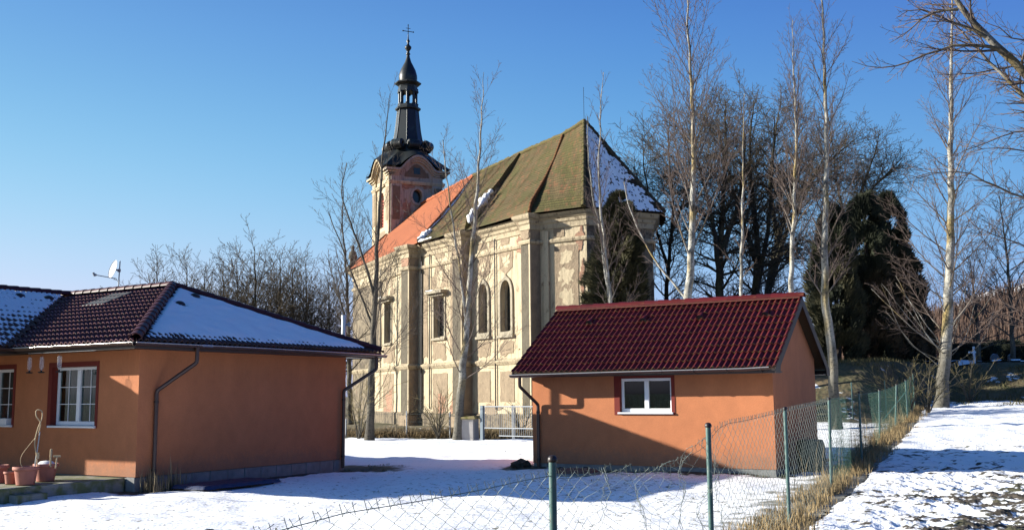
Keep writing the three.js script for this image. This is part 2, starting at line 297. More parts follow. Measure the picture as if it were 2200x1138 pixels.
// ---------------------------------------------------------------- the church (own axes: x east along the nave, z towards the sunny south side, y the height above the camera's datum)
const church = thing('baroque_church', 'weathered cream baroque church with mossy tiled roof and black onion spire', 'church', undefined, [6.39, 0, -55.78], -66 * D2R);
{
  const rnd = RNG(77);
  const plasterAlbedo = (u, v, dirt, base, dark) => {
    const st = wrapN(u, v, 34, 3, 2), a = wrapF(u, v, 4, 5, 4), b = wrapF(u, v, 13, 4, 8), d = wrapN(u, v, 150, 150, 3);
    let c = mixc(base, base.map((q) => q * 0.72), sstep(-0.15, 0.55, a * 0.6 + st * 0.6));
    c = mixc(c, dark, sstep(0.3 - dirt, 0.52 - dirt, b * 0.75 + a * 0.35 + 0.2 * st));
    c = mixc(c, [0.28, 0.15, 0.095], 0.55 * sstep(0.54, 0.66, b * 0.5 + wrapF(u, v, 3, 4, 21) * 0.75));
    return c.map((q) => q * (1 + 0.13 * d));
  };
  const rough = tex(512, (u, v) => 0.5 + 0.35 * wrapF(u, v, 12, 4, 3) + 0.25 * wrapN(u, v, 90, 90, 1), { grey: true, rep: 1 / 4 });
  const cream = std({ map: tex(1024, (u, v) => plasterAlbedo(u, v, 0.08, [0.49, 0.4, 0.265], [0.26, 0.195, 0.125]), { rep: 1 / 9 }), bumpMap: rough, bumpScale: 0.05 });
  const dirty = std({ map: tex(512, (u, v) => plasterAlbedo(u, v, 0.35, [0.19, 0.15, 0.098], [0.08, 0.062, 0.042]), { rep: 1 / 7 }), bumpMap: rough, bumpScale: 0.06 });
  const trim = std({ map: tex(512, (u, v) => plasterAlbedo(u, v, 0.16, [0.4, 0.325, 0.215], [0.19, 0.145, 0.095]), { rep: 1 / 5 }), bumpMap: rough, bumpScale: 0.05 });
  const brownPl = std({ map: tex(512, (u, v) => { const k = 1 + 0.3 * wrapF(u, v, 5, 5, 3) + 0.25 * wrapN(u, v, 70, 70, 6); return [0.26 * k, 0.195 * k, 0.128 * k]; }, { rep: 1 / 3 }), bumpMap: rough, bumpScale: 0.06 });
  const greyPl = std({ map: tex(512, (u, v) => { const k = 1 + 0.35 * wrapF(u, v, 5, 5, 13) + 0.3 * wrapN(u, v, 70, 70, 6); return [0.1 * k, 0.082 * k, 0.056 * k]; }, { rep: 1 / 3 }), bumpMap: rough, bumpScale: 0.06 });
  const pink = std({ map: tex(512, (u, v) => plasterAlbedo(u, v, 0.12, [0.37, 0.315, 0.255], [0.2, 0.165, 0.135]), { rep: 1 / 6 }), bumpMap: rough, bumpScale: 0.04 });
  const brick = std({ map: tex(512, (u, v) => { const row = Math.floor(v * 26), x = u * 9 + (row % 2) * 0.5, my = v * 26 % 1, mx = x % 1, k = 1 + 0.35 * n2(Math.floor(x) * 3.7, row * 1.9); return my < 0.12 || mx < 0.05 ? [0.3, 0.26, 0.2] : [0.27 * k, 0.135 * k, 0.08 * k]; }, { rep: 1 / 2.2 }), bumpMap: rough, bumpScale: 0.03 });
  const stone = std({ map: tex(256, (u, v) => { const k = 1 + 0.25 * wrapF(u, v, 5, 5, 3); return [0.3 * k, 0.26 * k, 0.19 * k]; }, { rep: 0.5 }), bumpMap: rough, bumpScale: 0.03 });
  const pane = std({ color: rgb(0.02, 0.026, 0.026), roughness: 0.15, metalness: 0 });
  const copper = std({ map: tex(256, (u, v) => { const k = 1 + 0.3 * wrapF(u, v, 4, 4, 3), g = sstep(0.1, 0.6, wrapF(u, v, 3, 4, 9)); return mixc([0.02 * k, 0.023 * k, 0.024 * k], [0.035, 0.06, 0.05], g * 0.7); }, { rep: 0.4 }), roughness: 0.42, metalness: 0.25 });

  const P = [[-32.2, 6.95], [-19, 6.88], [-3.2, 3.77], [-0.62, 2.155], [-0.62, -2.155], [-3.2, -3.77], [-19, -6.88], [-32.2, -6.95]];
  const TOP = 11.3, BOT = -0.9;
  const frameOf = (a, b) => { const dx = b[0] - a[0], dz = b[1] - a[1], L = Math.hypot(dx, dz), ex = V(dx / L, 0, dz / L), ez = V(-dz / L, 0, dx / L); return { L, ex, ez, m: new THREE.Matrix4().makeBasis(ex, V(0, 1, 0), ez).setPosition(a[0], 0, a[1]) }; };
  const put = (g, fr) => g.applyMatrix4(fr.m);
  const rectPath = (x0, x1, y0, y1) => { const h = new THREE.Path(); h.moveTo(x0, y0); h.lineTo(x0, y1); h.lineTo(x1, y1); h.lineTo(x1, y0); h.closePath(); return h; };
  const lancet = (x0, x1, y0, y1, e = 0) => { // ogee-headed outline
    x0 -= e; x1 += e; y0 -= e; y1 += e; const c = (x0 + x1) / 2, w = (x1 - x0) / 2, ys = y1 - w * 1.55, pts = [[x0, y0], [x0, ys]];
    for (let i = 1; i <= 6; i++) { const t = i / 6; pts.push([x0 + w * (1 - Math.cos(t * 1.25)) * 1.02, ys + w * 1.5 * Math.sin(t * 1.35)]); }
    pts.push([c, y1 + e * 0.6]);
    return [...pts, ...pts.slice(0, -1).reverse().map(([x, y]) => [2 * c - x, y])];
  };
  function wall(a, b, mat, holes = [], label) {
    const fr = frameOf(a, b), s = poly([[0, BOT], [fr.L, BOT], [fr.L, TOP], [0, TOP]]);
    holes.forEach((h) => { const p = new THREE.Path(); h.forEach((q, i) => (i ? p.lineTo(q[0], q[1]) : p.moveTo(q[0], q[1]))); p.closePath(); s.holes.push(p); });
    const g = new THREE.ExtrudeGeometry(s, { depth: 0.8, bevelEnabled: false }); g.translate(0, 0, -0.8); metric(g);
    part(church, 'wall', put(g, fr), mat, label); return fr;
  }
  const rectPts = (x0, x1, y0, y1) => [[x0, y0], [x1, y0], [x1, y1], [x0, y1]];
  function windowAt(fr, out, w0, w1, h0, h1, curtainTone) { // frame > pane, glazing bars
    const f = part(church, 'window', put(extr((() => { const s = poly(out(0)); const p = new THREE.Path(); out(-0.09).forEach((q, i) => (i ? p.lineTo(q[0], q[1]) : p.moveTo(q[0], q[1]))); p.closePath(); s.holes.push(p); return s; })(), 0.14, -0.42), fr), stone);
    part(f, 'pane', put(extr(poly(out(-0.04)), 0.02, -0.4), fr), pane);
    const bars = []; for (let y = h0 + 0.4; y < h1 - 0.5; y += 0.42) bars.push(box(w0 + 0.05, w1 - 0.05, y, y + 0.03, -0.37, -0.34));
    const n = 3; for (let i = 1; i < n; i++) { const x = lerp(w0, w1, i / n); bars.push(box(x - 0.015, x + 0.015, h0 + 0.05, h1 - 0.4, -0.372, -0.345)); }
    part(f, 'glazing_bars', put(join(bars), fr), M.dark);
    return f;
  }
  const w1 = { s0: 8.85, s1: 10.45, h0: 5.5, h1: 8.4 }, w2 = { s0: 4.22, s1: 5.53, h0: 5.45, h1: 8.1 }, lA = { s0: 9.72, s1: 10.72, h0: 5.42, h1: 8.5 }, lB = { s0: 12.1, s1: 13.2, h0: 5.38, h1: 8.5 };
  const outR = (w) => (e) => rectPts(w.s0 - e, w.s1 + e, w.h0 - e, w.h1 + e), outL = (w) => (e) => lancet(w.s0, w.s1, w.h0, w.h1, e);
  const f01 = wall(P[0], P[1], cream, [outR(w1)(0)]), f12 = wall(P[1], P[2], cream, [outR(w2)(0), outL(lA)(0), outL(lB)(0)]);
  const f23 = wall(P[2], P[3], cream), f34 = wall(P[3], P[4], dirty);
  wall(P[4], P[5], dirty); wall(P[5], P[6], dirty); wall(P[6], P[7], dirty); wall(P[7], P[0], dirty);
  windowAt(f01, outR(w1), w1.s0, w1.s1, w1.h0, w1.h1); windowAt(f12, outR(w2), w2.s0, w2.s1, w2.h0, w2.h1);
  windowAt(f12, outL(lA), lA.s0, lA.s1, lA.h0, lA.h1 - 0.5); windowAt(f12, outL(lB), lB.s0, lB.s1, lB.h0, lB.h1 - 0.5);
  // raised surrounds of the lancets, hoods and sills
  for (const w of [lA, lB]) {
    const s = poly(lancet(w.s0, w.s1, w.h0, w.h1, 0.2)), p = new THREE.Path(); lancet(w.s0, w.s1, w.h0, w.h1, 0.004).forEach((q, i) => (i ? p.lineTo(q[0], q[1]) : p.moveTo(q[0], q[1]))); p.closePath(); s.holes.push(p);
    part(church, 'window_surround', put(extr(s, 0.11, 0.002, 0.02), f12), stone); part(church, 'sill', put(bbox(w.s0 - 0.28, w.s1 + 0.28, w.h0 - 0.36, w.h0 - 0.2, 0.003, 0.2, 0.02), f12), stone);
  }
  for (const [fr, w] of [[f01, w1], [f12, w2]]) {
    part(church, 'window_hood', put(join([bbox(w.s0 - 0.42, w.s1 + 0.42, w.h1 + 0.22, w.h1 + 0.42, 0.003, 0.55, 0.02), bbox(w.s0 - 0.3, w.s1 + 0.3, w.h1 + 0.06, w.h1 + 0.22, 0.003, 0.3, 0.02)]), fr), stone);
    part(church, 'snow_patch', put(bbox(w.s0 - 0.38, w.s0 + 0.55, w.h1 + 0.42, w.h1 + 0.48, 0.05, 0.5, 0.02), fr), M.snow);
    part(church, 'sill', put(bbox(w.s0 - 0.2, w.s1 + 0.2, w.h0 - 0.2, w.h0 - 0.04, 0.003, 0.16, 0.02), fr), stone);
    for (const [a, b] of [[w.s0 - 0.16, w.s0 - 0.004], [w.s1 + 0.004, w.s1 + 0.16]]) part(church, 'window_jamb', put(box(a, b, w.h0 - 0.04, w.h1 + 0.05, 0.003, 0.07), fr), stone);
  }
  // plaster panels: rough brown fields whose edges have crumbled, pale scraps left on them
  const ragged = (pts, amp, n) => { const out = []; pts.forEach((a, i) => { const b = pts[(i + 1) % pts.length]; for (let k = 0; k < n; k++) { const t = k / n; out.push([lerp(a[0], b[0], t) + amp * (rnd() - 0.5), lerp(a[1], b[1], t) + amp * (rnd() - 0.5)]); } }); return out; };
  const panel = (fr, pts, mat = brownPl, amp = 0.06, d = 0.028) => part(church, 'plaster_panel', put(extr(poly(ragged(pts, amp, 5)), d, 0.002), fr), mat);
  const scrap = (fr, cx, cy, rx, ry, mat = cream, d = 0.033) => { const pts = []; const ph = rnd() * 50; for (let i = 0; i < 26; i++) { const a = i / 26 * TAU, r = 0.95 + 0.45 * n2(Math.cos(a) * 0.9 + ph, Math.sin(a) * 0.9) + 0.22 * n2(Math.cos(a) * 2.4, Math.sin(a) * 2.4 + ph); pts.push([cx + rx * r * Math.cos(a), cy + ry * r * Math.sin(a)]); } part(church, 'plaster_patch', put(extr(poly(pts), d, 0.003), fr), mat); };
  const archTop = (x0, x1, y0, y1) => { const c = (x0 + x1) / 2, w = x1 - x0; return [[x0, y0], [x1, y0], [x1, y1 - w * 0.5], [x1 - w * 0.18, y1 - w * 0.42], [x1 - w * 0.25, y1 - w * 0.1], [c, y1], [x0 + w * 0.25, y1 - w * 0.1], [x0 + w * 0.18, y1 - w * 0.42], [x0, y1 - w * 0.5]]; };
  // west bay
  panel(f01, rectPts(0.05, 6.2, 0.2, 10.6), dirty, 0.3); panel(f01, rectPts(8.5, 11.0, 0.1, 3.25)); scrap(f01, 10.2, 1.2, 0.8, 1.0, brick); scrap(f01, 9.2, 0.5, 0.6, 0.5, brick);
  panel(f01, archTop(8.5, 11.2, 8.95, 10.6)); scrap(f01, 9.8, 9.5, 0.45, 0.7); panel(f01, rectPts(9.0, 10.3, 10.72, 11.1)); panel(f01, rectPts(8.5, 11.2, 4.05, 5.2), brownPl, 0.2);
  panel(f01, rectPts(6.5, 7.9, 4.2, 10.4), dirty, 0.3);
  // middle bay
  panel(f12, rectPts(4.05, 5.9, 0.15, 3.1)); scrap(f12, 5.2, 1.0, 0.5, 0.9, brick); panel(f12, archTop(3.9, 5.95, 8.7, 10.5)); scrap(f12, 4.9, 9.3, 0.4, 0.6); panel(f12, rectPts(4.1, 5.7, 4.0, 5.1), brownPl, 0.2);
  panel(f12, rectPts(4.4, 5.5, 10.68, 11.05)); panel(f12, rectPts(6.3, 7.2, 4.2, 10.2), brownPl, 0.15); panel(f12, rectPts(2.75, 3.4, 4.2, 10.3), brownPl, 0.2); scrap(f12, 6.7, 0.7, 0.5, 0.8, brick);
  // two-lancet bay
  panel(f12, rectPts(9.5, 10.85, 1.25, 3.1)); panel(f12, rectPts(11.95, 13.4, 1.25, 3.05)); panel(f12, [[9.6, 9.1], [10.2, 8.85], [10.9, 9.1], [10.95, 10.2], [9.5, 10.2]]); scrap(f12, 10.2, 9.55, 0.4, 0.35);
  panel(f12, [[12.0, 9.2], [12.6, 8.8], [13.3, 9.2], [13.4, 10.15], [11.9, 10.2]]); scrap(f12, 12.65, 9.6, 0.4, 0.4); panel(f12, rectPts(9.6, 10.5, 10.62, 11.08)); panel(f12, rectPts(10.9, 11.4, 10.62, 11.08)); panel(f12, rectPts(12.1, 13.0, 10.62, 11.08));
  panel(f12, rectPts(9.55, 10.9, 4.0, 4.9), brownPl, 0.25); panel(f12, rectPts(12, 13.3, 4.0, 4.8), brownPl, 0.25); panel(f12, rectPts(13.7, 14.4, 4.3, 9.9), cream, 0.1, 0.05); scrap(f12, 14.1, 10.4, 0.3, 0.5, brick); scrap(f12, 11, 0.8, 0.9, 0.35, brownPl);
  // apse wall
  panel(f23, rectPts(0.95, 2.5, 3.9, 10.0)); for (const [y, r] of [[9.3, 0.42], [8.2, 0.6], [7.1, 0.5], [6.0, 0.62], [5.0, 0.5]]) scrap(f23, 1.7 + 0.2 * (rnd() - 0.5), y, r, r * 0.9);
  panel(f23, rectPts(0.9, 1.6, 10.5, 11.0)); scrap(f23, 2.65, 10.2, 0.25, 0.8, brick); scrap(f23, 2.75, 8.2, 0.18, 0.9, brick); panel(f23, rectPts(0.95, 2.5, 0.3, 3.2));
  part(church, 'plaster_strip', put(bbox(0.28, 0.62, 0, 10.9, 0.003, 0.16, 0.02), f23), cream);
  // pilasters: ochre bodies with grey roughcast fronts
  const pil = [[f12, 1.05, 2.12, 0.75], [f12, 7.75, 8.85, 0.75], [f12, 15.2, 16.08, 0.72]];
  for (const [fr, a, b, d] of pil) {
    const p = part(church, 'pilaster', put(join([box(a, b, BOT, 11.2, -0.2, d), bbox(a - 0.1, b + 0.1, 10.2, 10.45, -0.15, d + 0.1, 0.03), bbox(a - 0.12, b + 0.12, BOT, 0.35, -0.15, d + 0.12, 0.03)]), fr), brownPl);
    part(p, 'roughcast_panel', put(box(a + 0.02, b - 0.13, 3.85, 10.15, d, d + 0.03), fr), greyPl); part(p, 'roughcast_panel', put(box(a + 0.02, b - 0.13, 0.4, 3.4, d, d + 0.03), fr), greyPl);
    part(p, 'edge_strip', put(box(b - 0.115, b + 0.006, 0.36, 10.18, d - 0.05, d + 0.035), fr), cream);
    part(p, 'brick_patch', put(extr(poly(ragged(rectPts(a + 0.05, b - 0.05, 10.5, 11.0), 0.1, 5)), 0.05, d), fr), fr === pil[0][0] && a < 2 ? brick : brownPl);
  }
  // mouldings that run round all of it and break forward over the pilasters
  const outline = [P[0], P[1]];
  for (const [fr, a, b, d] of pil) { const q = (s, o) => [fr.ex.x * s + fr.ez.x * o + fr.m.elements[12], fr.ex.z * s + fr.ez.z * o + fr.m.elements[14]]; outline.push(q(a, 0), q(a, d), q(b, d), q(b, 0)); }
  outline.push([-3.19, 3.765], P[3], P[4], P[5], P[6], P[7]);
  function moulding(pts, prof, closed = true) {
    const n = pts.length, pos = [], idx = [], uv = []; let run = 0;
    for (let i = 0; i <= n; i++) {
      const a = pts[(i - 1 + n) % n], b = pts[i % n], c = pts[(i + 1) % n];
      const d1 = [b[0] - a[0], b[1] - a[1]], d2 = [c[0] - b[0], c[1] - b[1]], l1 = Math.hypot(...d1), l2 = Math.hypot(...d2);
      const m1 = [-d1[1] / l1, d1[0] / l1], m2 = [-d2[1] / l2, d2[0] / l2], mx = m1[0] + m2[0], mz = m1[1] + m2[1], k = Math.min(1.6, 2 / (mx * mx + mz * mz)); if (i) run += l1;
      for (const [o, h] of prof) { pos.push(b[0] + mx * k * o, h, b[1] + mz * k * o); uv.push(run, h); }
    }
    const m = prof.length; for (let i = 0; i < n; i++) for (let j = 0; j + 1 < m; j++) { const a = i * m + j, b = a + m; idx.push(a, b, a + 1, a + 1, b, b + 1); }
    const g = new THREE.BufferGeometry(); g.setAttribute('position', new THREE.Float32BufferAttribute(pos, 3)); g.setAttribute('uv', new THREE.Float32BufferAttribute(uv, 2)); g.setIndex(idx);
    return metric(toCreasedNormals(g, 0.4));
  }
  part(church, 'cornice', moulding(outline, [[0.0, 11.0], [0.07, 11.02], [0.09, 11.3], [0.16, 11.36], [0.19, 11.52], [0.3, 11.6], [0.38, 11.72], [0.42, 11.86], [0.3, 11.9], [-0.5, 11.9]]), trim);
  part(church, 'architrave', moulding(outline, [[0.0, 10.18], [0.1, 10.2], [0.14, 10.32], [0.1, 10.42], [0.0, 10.44]]), trim);
  part(church, 'string_course', moulding(outline, [[0.0, 3.42], [0.06, 3.44], [0.16, 3.62], [0.16, 3.7], [0.0, 3.8]]), trim);
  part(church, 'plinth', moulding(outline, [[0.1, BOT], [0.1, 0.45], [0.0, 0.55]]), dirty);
  // lightning conductors and a downpipe
  for (const [fr, s, r] of [[f01, 8.05, 0.04], [f12, 2.7, 0.05], [f12, 3.75, 0.045], [f12, 11.55, 0.045]]) part(church, 'downpipe', put(rodGeo(V(s, 0.8, 0.1), V(s, 11.1, 0.1), r, 6), fr), M.brown);

  // ---- roofs: courses of tiles laid strip over strip, each panel riding up over the next one east of it
  const tileMap = (base, alt, spot, moss, amt) => tex(1024, (u, v) => {
    const row = Math.floor(v * 40), x = u * 60 + (row % 2) * 0.5, id = n2(Math.floor(x) * 7.3, row * 3.1 + 50), m = sstep(-0.25, 0.35, wrapF(u, v, 5, 4, 3) + 0.3 * wrapF(u, v, 24, 3, 5));
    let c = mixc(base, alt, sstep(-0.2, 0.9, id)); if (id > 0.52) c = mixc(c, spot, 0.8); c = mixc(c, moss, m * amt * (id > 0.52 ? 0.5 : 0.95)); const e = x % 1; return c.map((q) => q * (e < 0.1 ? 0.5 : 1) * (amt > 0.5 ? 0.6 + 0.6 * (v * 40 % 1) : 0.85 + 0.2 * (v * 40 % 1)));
  }, { rep: 1 / 11 });
  const mossTile = std({ map: tileMap([0.13, 0.094, 0.036], [0.155, 0.1, 0.042], [0.23, 0.105, 0.045], [0.098, 0.09, 0.02], 0.85), bumpMap: rough, bumpScale: 0.03, roughness: 0.95 });
  const newTile = std({ map: tileMap([0.36, 0.1, 0.03], [0.39, 0.112, 0.036], [0.32, 0.085, 0.026], [0.35, 0.095, 0.03], 0.4), roughness: 0.85 });
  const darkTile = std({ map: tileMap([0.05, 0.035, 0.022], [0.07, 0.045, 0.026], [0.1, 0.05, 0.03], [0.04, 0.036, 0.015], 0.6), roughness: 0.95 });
  const E12 = 11.88;
  // quad a(eave west) b(eave east) c(ridge east) d(ridge west); up: extra height at its east side
  function slope(a, b, c, d, mat, up, n, ns, sag, label, seed) {
    const rg = mat === newTile ? 0.25 : 1;
    const nrm = V(0, 0, 0).crossVectors(b.clone().sub(a), d.clone().sub(a)).normalize(); if (nrm.y < 0) nrm.negate();
    const at = (s, t) => { const p = a.clone().lerp(b, s).lerp(d.clone().lerp(c, s), t); return p.addScaledVector(nrm, up * sstep(0.25, 1, s) * (1 - 0.7 * t) * sstep(-0.05, 0.12, t) - sag * Math.sin(Math.PI * t) * (0.6 + 0.4 * Math.sin(s * 4 + seed)) + rg * 0.035 * n2(s * 4 + seed, t * 3) * Math.min(1, t * 6)); };
    const g = new THREE.BufferGeometry(), pos = [], uv = [], idx = []; let k = 0;
    const W = a.distanceTo(b), H = (a.distanceTo(d) + b.distanceTo(c)) / 2;
    for (let r = 0; r < n; r++) for (let row = 0; row < 2; row++) for (let i = 0; i <= ns; i++) {
      const s = i / ns, t = (r + row) / n, p = at(s, Math.min(1, Math.max(0, t + (row ? 0.35 / n : 0.04 / n * n2(i * 2.7, r * 1.3 + seed))))).addScaledVector(nrm, row ? 0.0 : rg * (0.045 + 0.008 * n2(i * 3.1, r * 2.7 + seed)));
      pos.push(p.x, p.y, p.z); uv.push(s * W, t * H);
    }
    for (let r = 0; r < n; r++) for (let i = 0; i < ns; i++) { const q = r * 2 * (ns + 1) + i, w = q + ns + 1; idx.push(q, q + 1, w, w, q + 1, w + 1); if (r) { const o = (r * 2 - 1) * (ns + 1) + i; idx.push(o, o + 1, q, q, o + 1, q + 1); } }
    k = pos.length / 3;
    // the thickness seen at the east edge
    for (let r = 0; r <= n; r++) { const p = at(1, r / n).addScaledVector(nrm, 0.04), q = p.clone().addScaledVector(nrm, -up - 0.3); pos.push(p.x, p.y, p.z, q.x, q.y, q.z); uv.push(0, r * H / n, 0.4, r * H / n); if (r) { const o = k + r * 2; idx.push(o - 2, o - 1, o, o, o - 1, o + 1); } }
    g.setAttribute('position', new THREE.Float32BufferAttribute(pos, 3)); g.setAttribute('uv', new THREE.Float32BufferAttribute(uv, 2)); g.setIndex(idx);
    part(church, 'roof_slope', toCreasedNormals(g, 0.35), mat, label); return at;
  }
  const ap = V(-4.66, 18.16, 0), R = [V(-38, 18.5, 0), V(-22.8, 18.5, 0), V(-14, 18.25, 0), V(-7.3, 18.0, 0), ap];
  const e0 = V(-32.9, E12, 7.6), e1 = V(-15.9, E12, 6.92), e2 = V(-9.9, E12, 5.75), e3 = V(-3.0, E12, 4.5), e4 = V(-0.05, E12, 2.62), e5 = V(-0.05, E12, -2.62), e6 = V(-3, E12, -4.5), e7 = V(-16, E12, -6.95), e8 = V(-32.9, E12, -7.6);
  slope(e0, e1, R[1], R[0], newTile, 0.12, 40, 40, 0.15, 'new bright orange tiled roof slope', 1);
  const s12 = slope(e1, e2, R[2], R[1], mossTile, 0.5, 38, 24, 0.22, 'mossy brown tiled roof slope', 2);
  const s23 = slope(e2, e3, R[3], R[2], mossTile, 0.35, 38, 26, 0.3, 'mossy brown tiled roof slope', 3);
  slope(e3, e4, ap, R[3], mossTile, 0.0, 38, 18, 0.12, 'mossy brown tiled roof slope', 4);
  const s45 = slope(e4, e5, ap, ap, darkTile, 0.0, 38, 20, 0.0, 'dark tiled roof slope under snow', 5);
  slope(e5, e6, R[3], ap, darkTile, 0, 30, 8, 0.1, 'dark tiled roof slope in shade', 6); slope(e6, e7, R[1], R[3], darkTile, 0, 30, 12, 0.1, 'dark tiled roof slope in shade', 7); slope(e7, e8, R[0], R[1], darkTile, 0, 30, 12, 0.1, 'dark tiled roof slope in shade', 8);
  slope(e8, e0, R[0], R[0], newTile, 0, 30, 12, 0.1, 'orange tiled west hip', 9);
  { // snow that stayed on the shaded east slope, dark tile noses showing through it
    const N = 64, nrm = V(0.74, 0.66, 0), on = (i, j) => { const s = i / N, t = j / N; return [s, t, sstep(0.36, 0.26, n2(s * 7 + 3, t * 8) * 0.3 + 0.5 * n2(s * 20, t * 40) * (0.35 + 0.9 * s) + 0.1 * n2(s * 40, t * 80)) * sstep(0.1, 0.16, s + 0.03 * n2(t * 30, 4)) * sstep(0.995, 0.9, s + 0.2 * n2(t * 9, 1))]; };
    const g = sheet(N, N, (i, j) => { const [s, t] = on(i, j), p = s45(s, t * 0.96).addScaledVector(nrm, 0.1 + 0.02 * n2(i * 0.7, j * 0.7)); return [p.x, p.y, p.z, s * 5, t * 7]; }, (i, j) => on(i + 0.5, j + 0.5)[2] > 0.5);
    part(church, 'snow_layer', g, M.snow, 'patchy snow on the shaded slope');
  }
  // lumps of snow caught below the steps of the roof
  const lump = (at, s0, t0, s1, t1, w, n, seed) => { const pts = [], r = []; for (let i = 0; i <= n; i++) { const p = at(lerp(s0, s1, i / n), lerp(t0, t1, i / n)); p.y += 0.12; pts.push(p); r.push(w * (0.55 + 0.5 * n2(i * 0.9, seed)) * Math.sin(Math.PI * (i + 0.6) / (n + 1.2)) ** 0.4); } const a = new Acc(); a.tube(pts, r, 9, [1, 1, 1]); return a.geo(); };
  for (const [l, a] of [['short lump of snow below the roof step', [1.07, 0.03, 1.06, 0.18, 0.34, 10, 1]], ['long lump of snow below the roof step', [1.07, 0.2, 1.055, 0.42, 0.46, 14, 4]], ['snow at the foot of the orange roof', [0.02, 0.01, 0.05, 0.16, 0.5, 10, 2]], ['snow along the eave beside the orange roof', [0.03, 0.0, 0.3, 0.01, 0.16, 10, 7]], ['thin line of snow beside the orange tiles', [0.0, 0.18, 0.0, 0.9, 0.1, 40, 9]]]) part(church, 'snow_patch', lump(s12, ...a), M.snow, l);
  const ridge = (a, b, n, mat) => { const l = []; for (let i = 0; i < n; i++) { const p = a.clone().lerp(b, i / n), q = a.clone().lerp(b, (i + 1.12) / n); p.y += 0.05 * n2(i * 0.4, a.x) + 0.08; q.y += 0.05 * n2(i * 0.4 + 0.4, a.x) + 0.06; l.push(rodGeo(p, q, 0.15, 8, 0.13)); } return l; };
  part(church, 'ridge_tiles', [...ridge(R[0], R[1], 34, 0)], newTile).userData.kind = 'stuff'; part(church, 'ridge_tiles', [...ridge(R[1], R[2], 24), ...ridge(R[2], R[3], 18), ...ridge(R[3], ap, 8), ...ridge(e4, ap, 20)], mossTile).userData.kind = 'stuff';
  part(church, 'hip_tiles', Array.from({ length: 26 }, (_, i) => { const p = s23(0.998, i / 26 * 0.96), q = s23(0.998, (i + 1.1) / 26 * 0.96); p.y += 0.06; q.y += 0.05; return rodGeo(p, q, 0.11, 7, 0.09); }), std({ map: mossTile.map, color: rgb(1.5, 0.75, 0.6) })).userData.kind = 'stuff';
  part(church, 'hip_tiles', ridge(e5, ap, 18), darkTile).userData.kind = 'stuff';
  part(church, 'lightning_rod', rodGeo(ap.clone(), ap.clone().add(V(0, 2.2, 0)), 0.014, 5), M.dark);
  part(church, 'urn', [lathe([[0.0, 0], [0.3, 0], [0.22, 0.3], [0.4, 0.8], [0.25, 1.2], [0.12, 1.3], [0.16, 1.6], [0, 1.8]], 10).translate(-32.3, 12.3, 7.0), box(-32.8, -31.8, 11.9, 12.3, 6.5, 7.4)], greyPl);

  // ---- tower
  const tx0 = -40.6, tx1 = -35.4, tz0 = -1.98, tz1 = 2.87, cx = (tx0 + tx1) / 2, cz = (tz0 + tz1) / 2;
  const faces = [[[tx0, tz1], [tx1, tz1]], [[tx1, tz1], [tx1, tz0]], [[tx1, tz0], [tx0, tz0]], [[tx0, tz0], [tx0, tz1]]];
  faces.forEach(([a, b], i) => {
    const fr = frameOf(a, b), L = fr.L, c = L / 2, mat = i === 1 ? pink : cream;
    const arch = (w, y, r, e = 0) => { const pts = []; for (let k = 0; k <= 12; k++) { const t = k / 12, x = c - w + 2 * w * t; pts.push([x, y + r * Math.sin(Math.PI * t)]); } return pts; };
    const top = arch(1.45, 21.35, 1.2), s = poly([[0, 0], [L, 0], [L, 21.3], ...top.slice().reverse(), [0, 21.3]]);
    const hole = (pts) => { const p = new THREE.Path(); pts.forEach((q, k) => (k ? p.lineTo(q[0], q[1]) : p.moveTo(q[0], q[1]))); p.closePath(); s.holes.push(p); };
    const oval = (x, y, rx, ry) => Array.from({ length: 20 }, (_, k) => [x + rx * Math.cos(k / 20 * TAU), y + ry * Math.sin(k / 20 * TAU)]);
    const tall = (e) => { const pts = [[c - 0.62 - e, 16.6 - e], [c + 0.62 + e, 16.6 - e]]; for (let k = 0; k <= 8; k++) pts.push([c + (0.62 + e) * Math.cos(k / 8 * Math.PI), 19.2 + (0.62 + e) * Math.sin(k / 8 * Math.PI)]); return pts; };
    if (i === 0) hole(tall(0)); else if (i === 1) hole(oval(c + 0.05, 19.2, 0.46, 0.62));
    const g = new THREE.ExtrudeGeometry(s, { depth: 0.6, bevelEnabled: false }); g.translate(0, 0, -0.6);
    part(church, 'tower_wall', put(metric(g), fr), mat);
    if (i === 0) { const f = part(church, 'louvre', put(extr(poly(tall(-0.02)), 0.06, -0.35), fr), std({ color: rgb(0.26, 0.04, 0.03) })); part(f, 'slats', put(join(Array.from({ length: 9 }, (_, k) => box(c - 0.58, c + 0.58, 16.8 + k * 0.28, 16.98 + k * 0.28, -0.29, -0.22))), fr), std({ color: rgb(0.3, 0.05, 0.035) })); }
    if (i === 1) { part(church, 'round_window', put(extr(poly(oval(c + 0.05, 19.2, 0.5, 0.66)), 0.05, -0.5), fr), pane); const sh = poly(oval(c + 0.05, 19.2, 0.66, 0.84)), p = new THREE.Path(); oval(c + 0.05, 19.2, 0.47, 0.63).forEach((q, k) => (k ? p.lineTo(...q) : p.moveTo(...q))); p.closePath(); sh.holes.push(p); part(church, 'window_surround', put(extr(sh, 0.12, 0.002), fr), pink); }
    if (i < 2) { // panels, corner pilasters, mouldings, the arched eyebrow
      const dk = i ? std({ map: greyPl.map, color: rgb(1.5, 1.35, 1.3), bumpMap: rough, bumpScale: 0.04 }) : brownPl;
      for (const [x0, x1] of [[0.02, 1.0], [L - 1.0, L - 0.02]]) part(church, 'tower_pilaster', put(join([box(x0, x1, 8, 21.0, 0.0, 0.14)]), fr), i ? pink : cream);
      for (const [x0, x1] of [[0.18, 0.84], [L - 0.84, L - 0.18]]) part(church, 'plaster_panel', put(extr(poly(ragged(rectPts(x0, x1, 17.0, 20.0), 0.06, 5)), 0.03, 0.142), fr), i ? dk : brownPl);
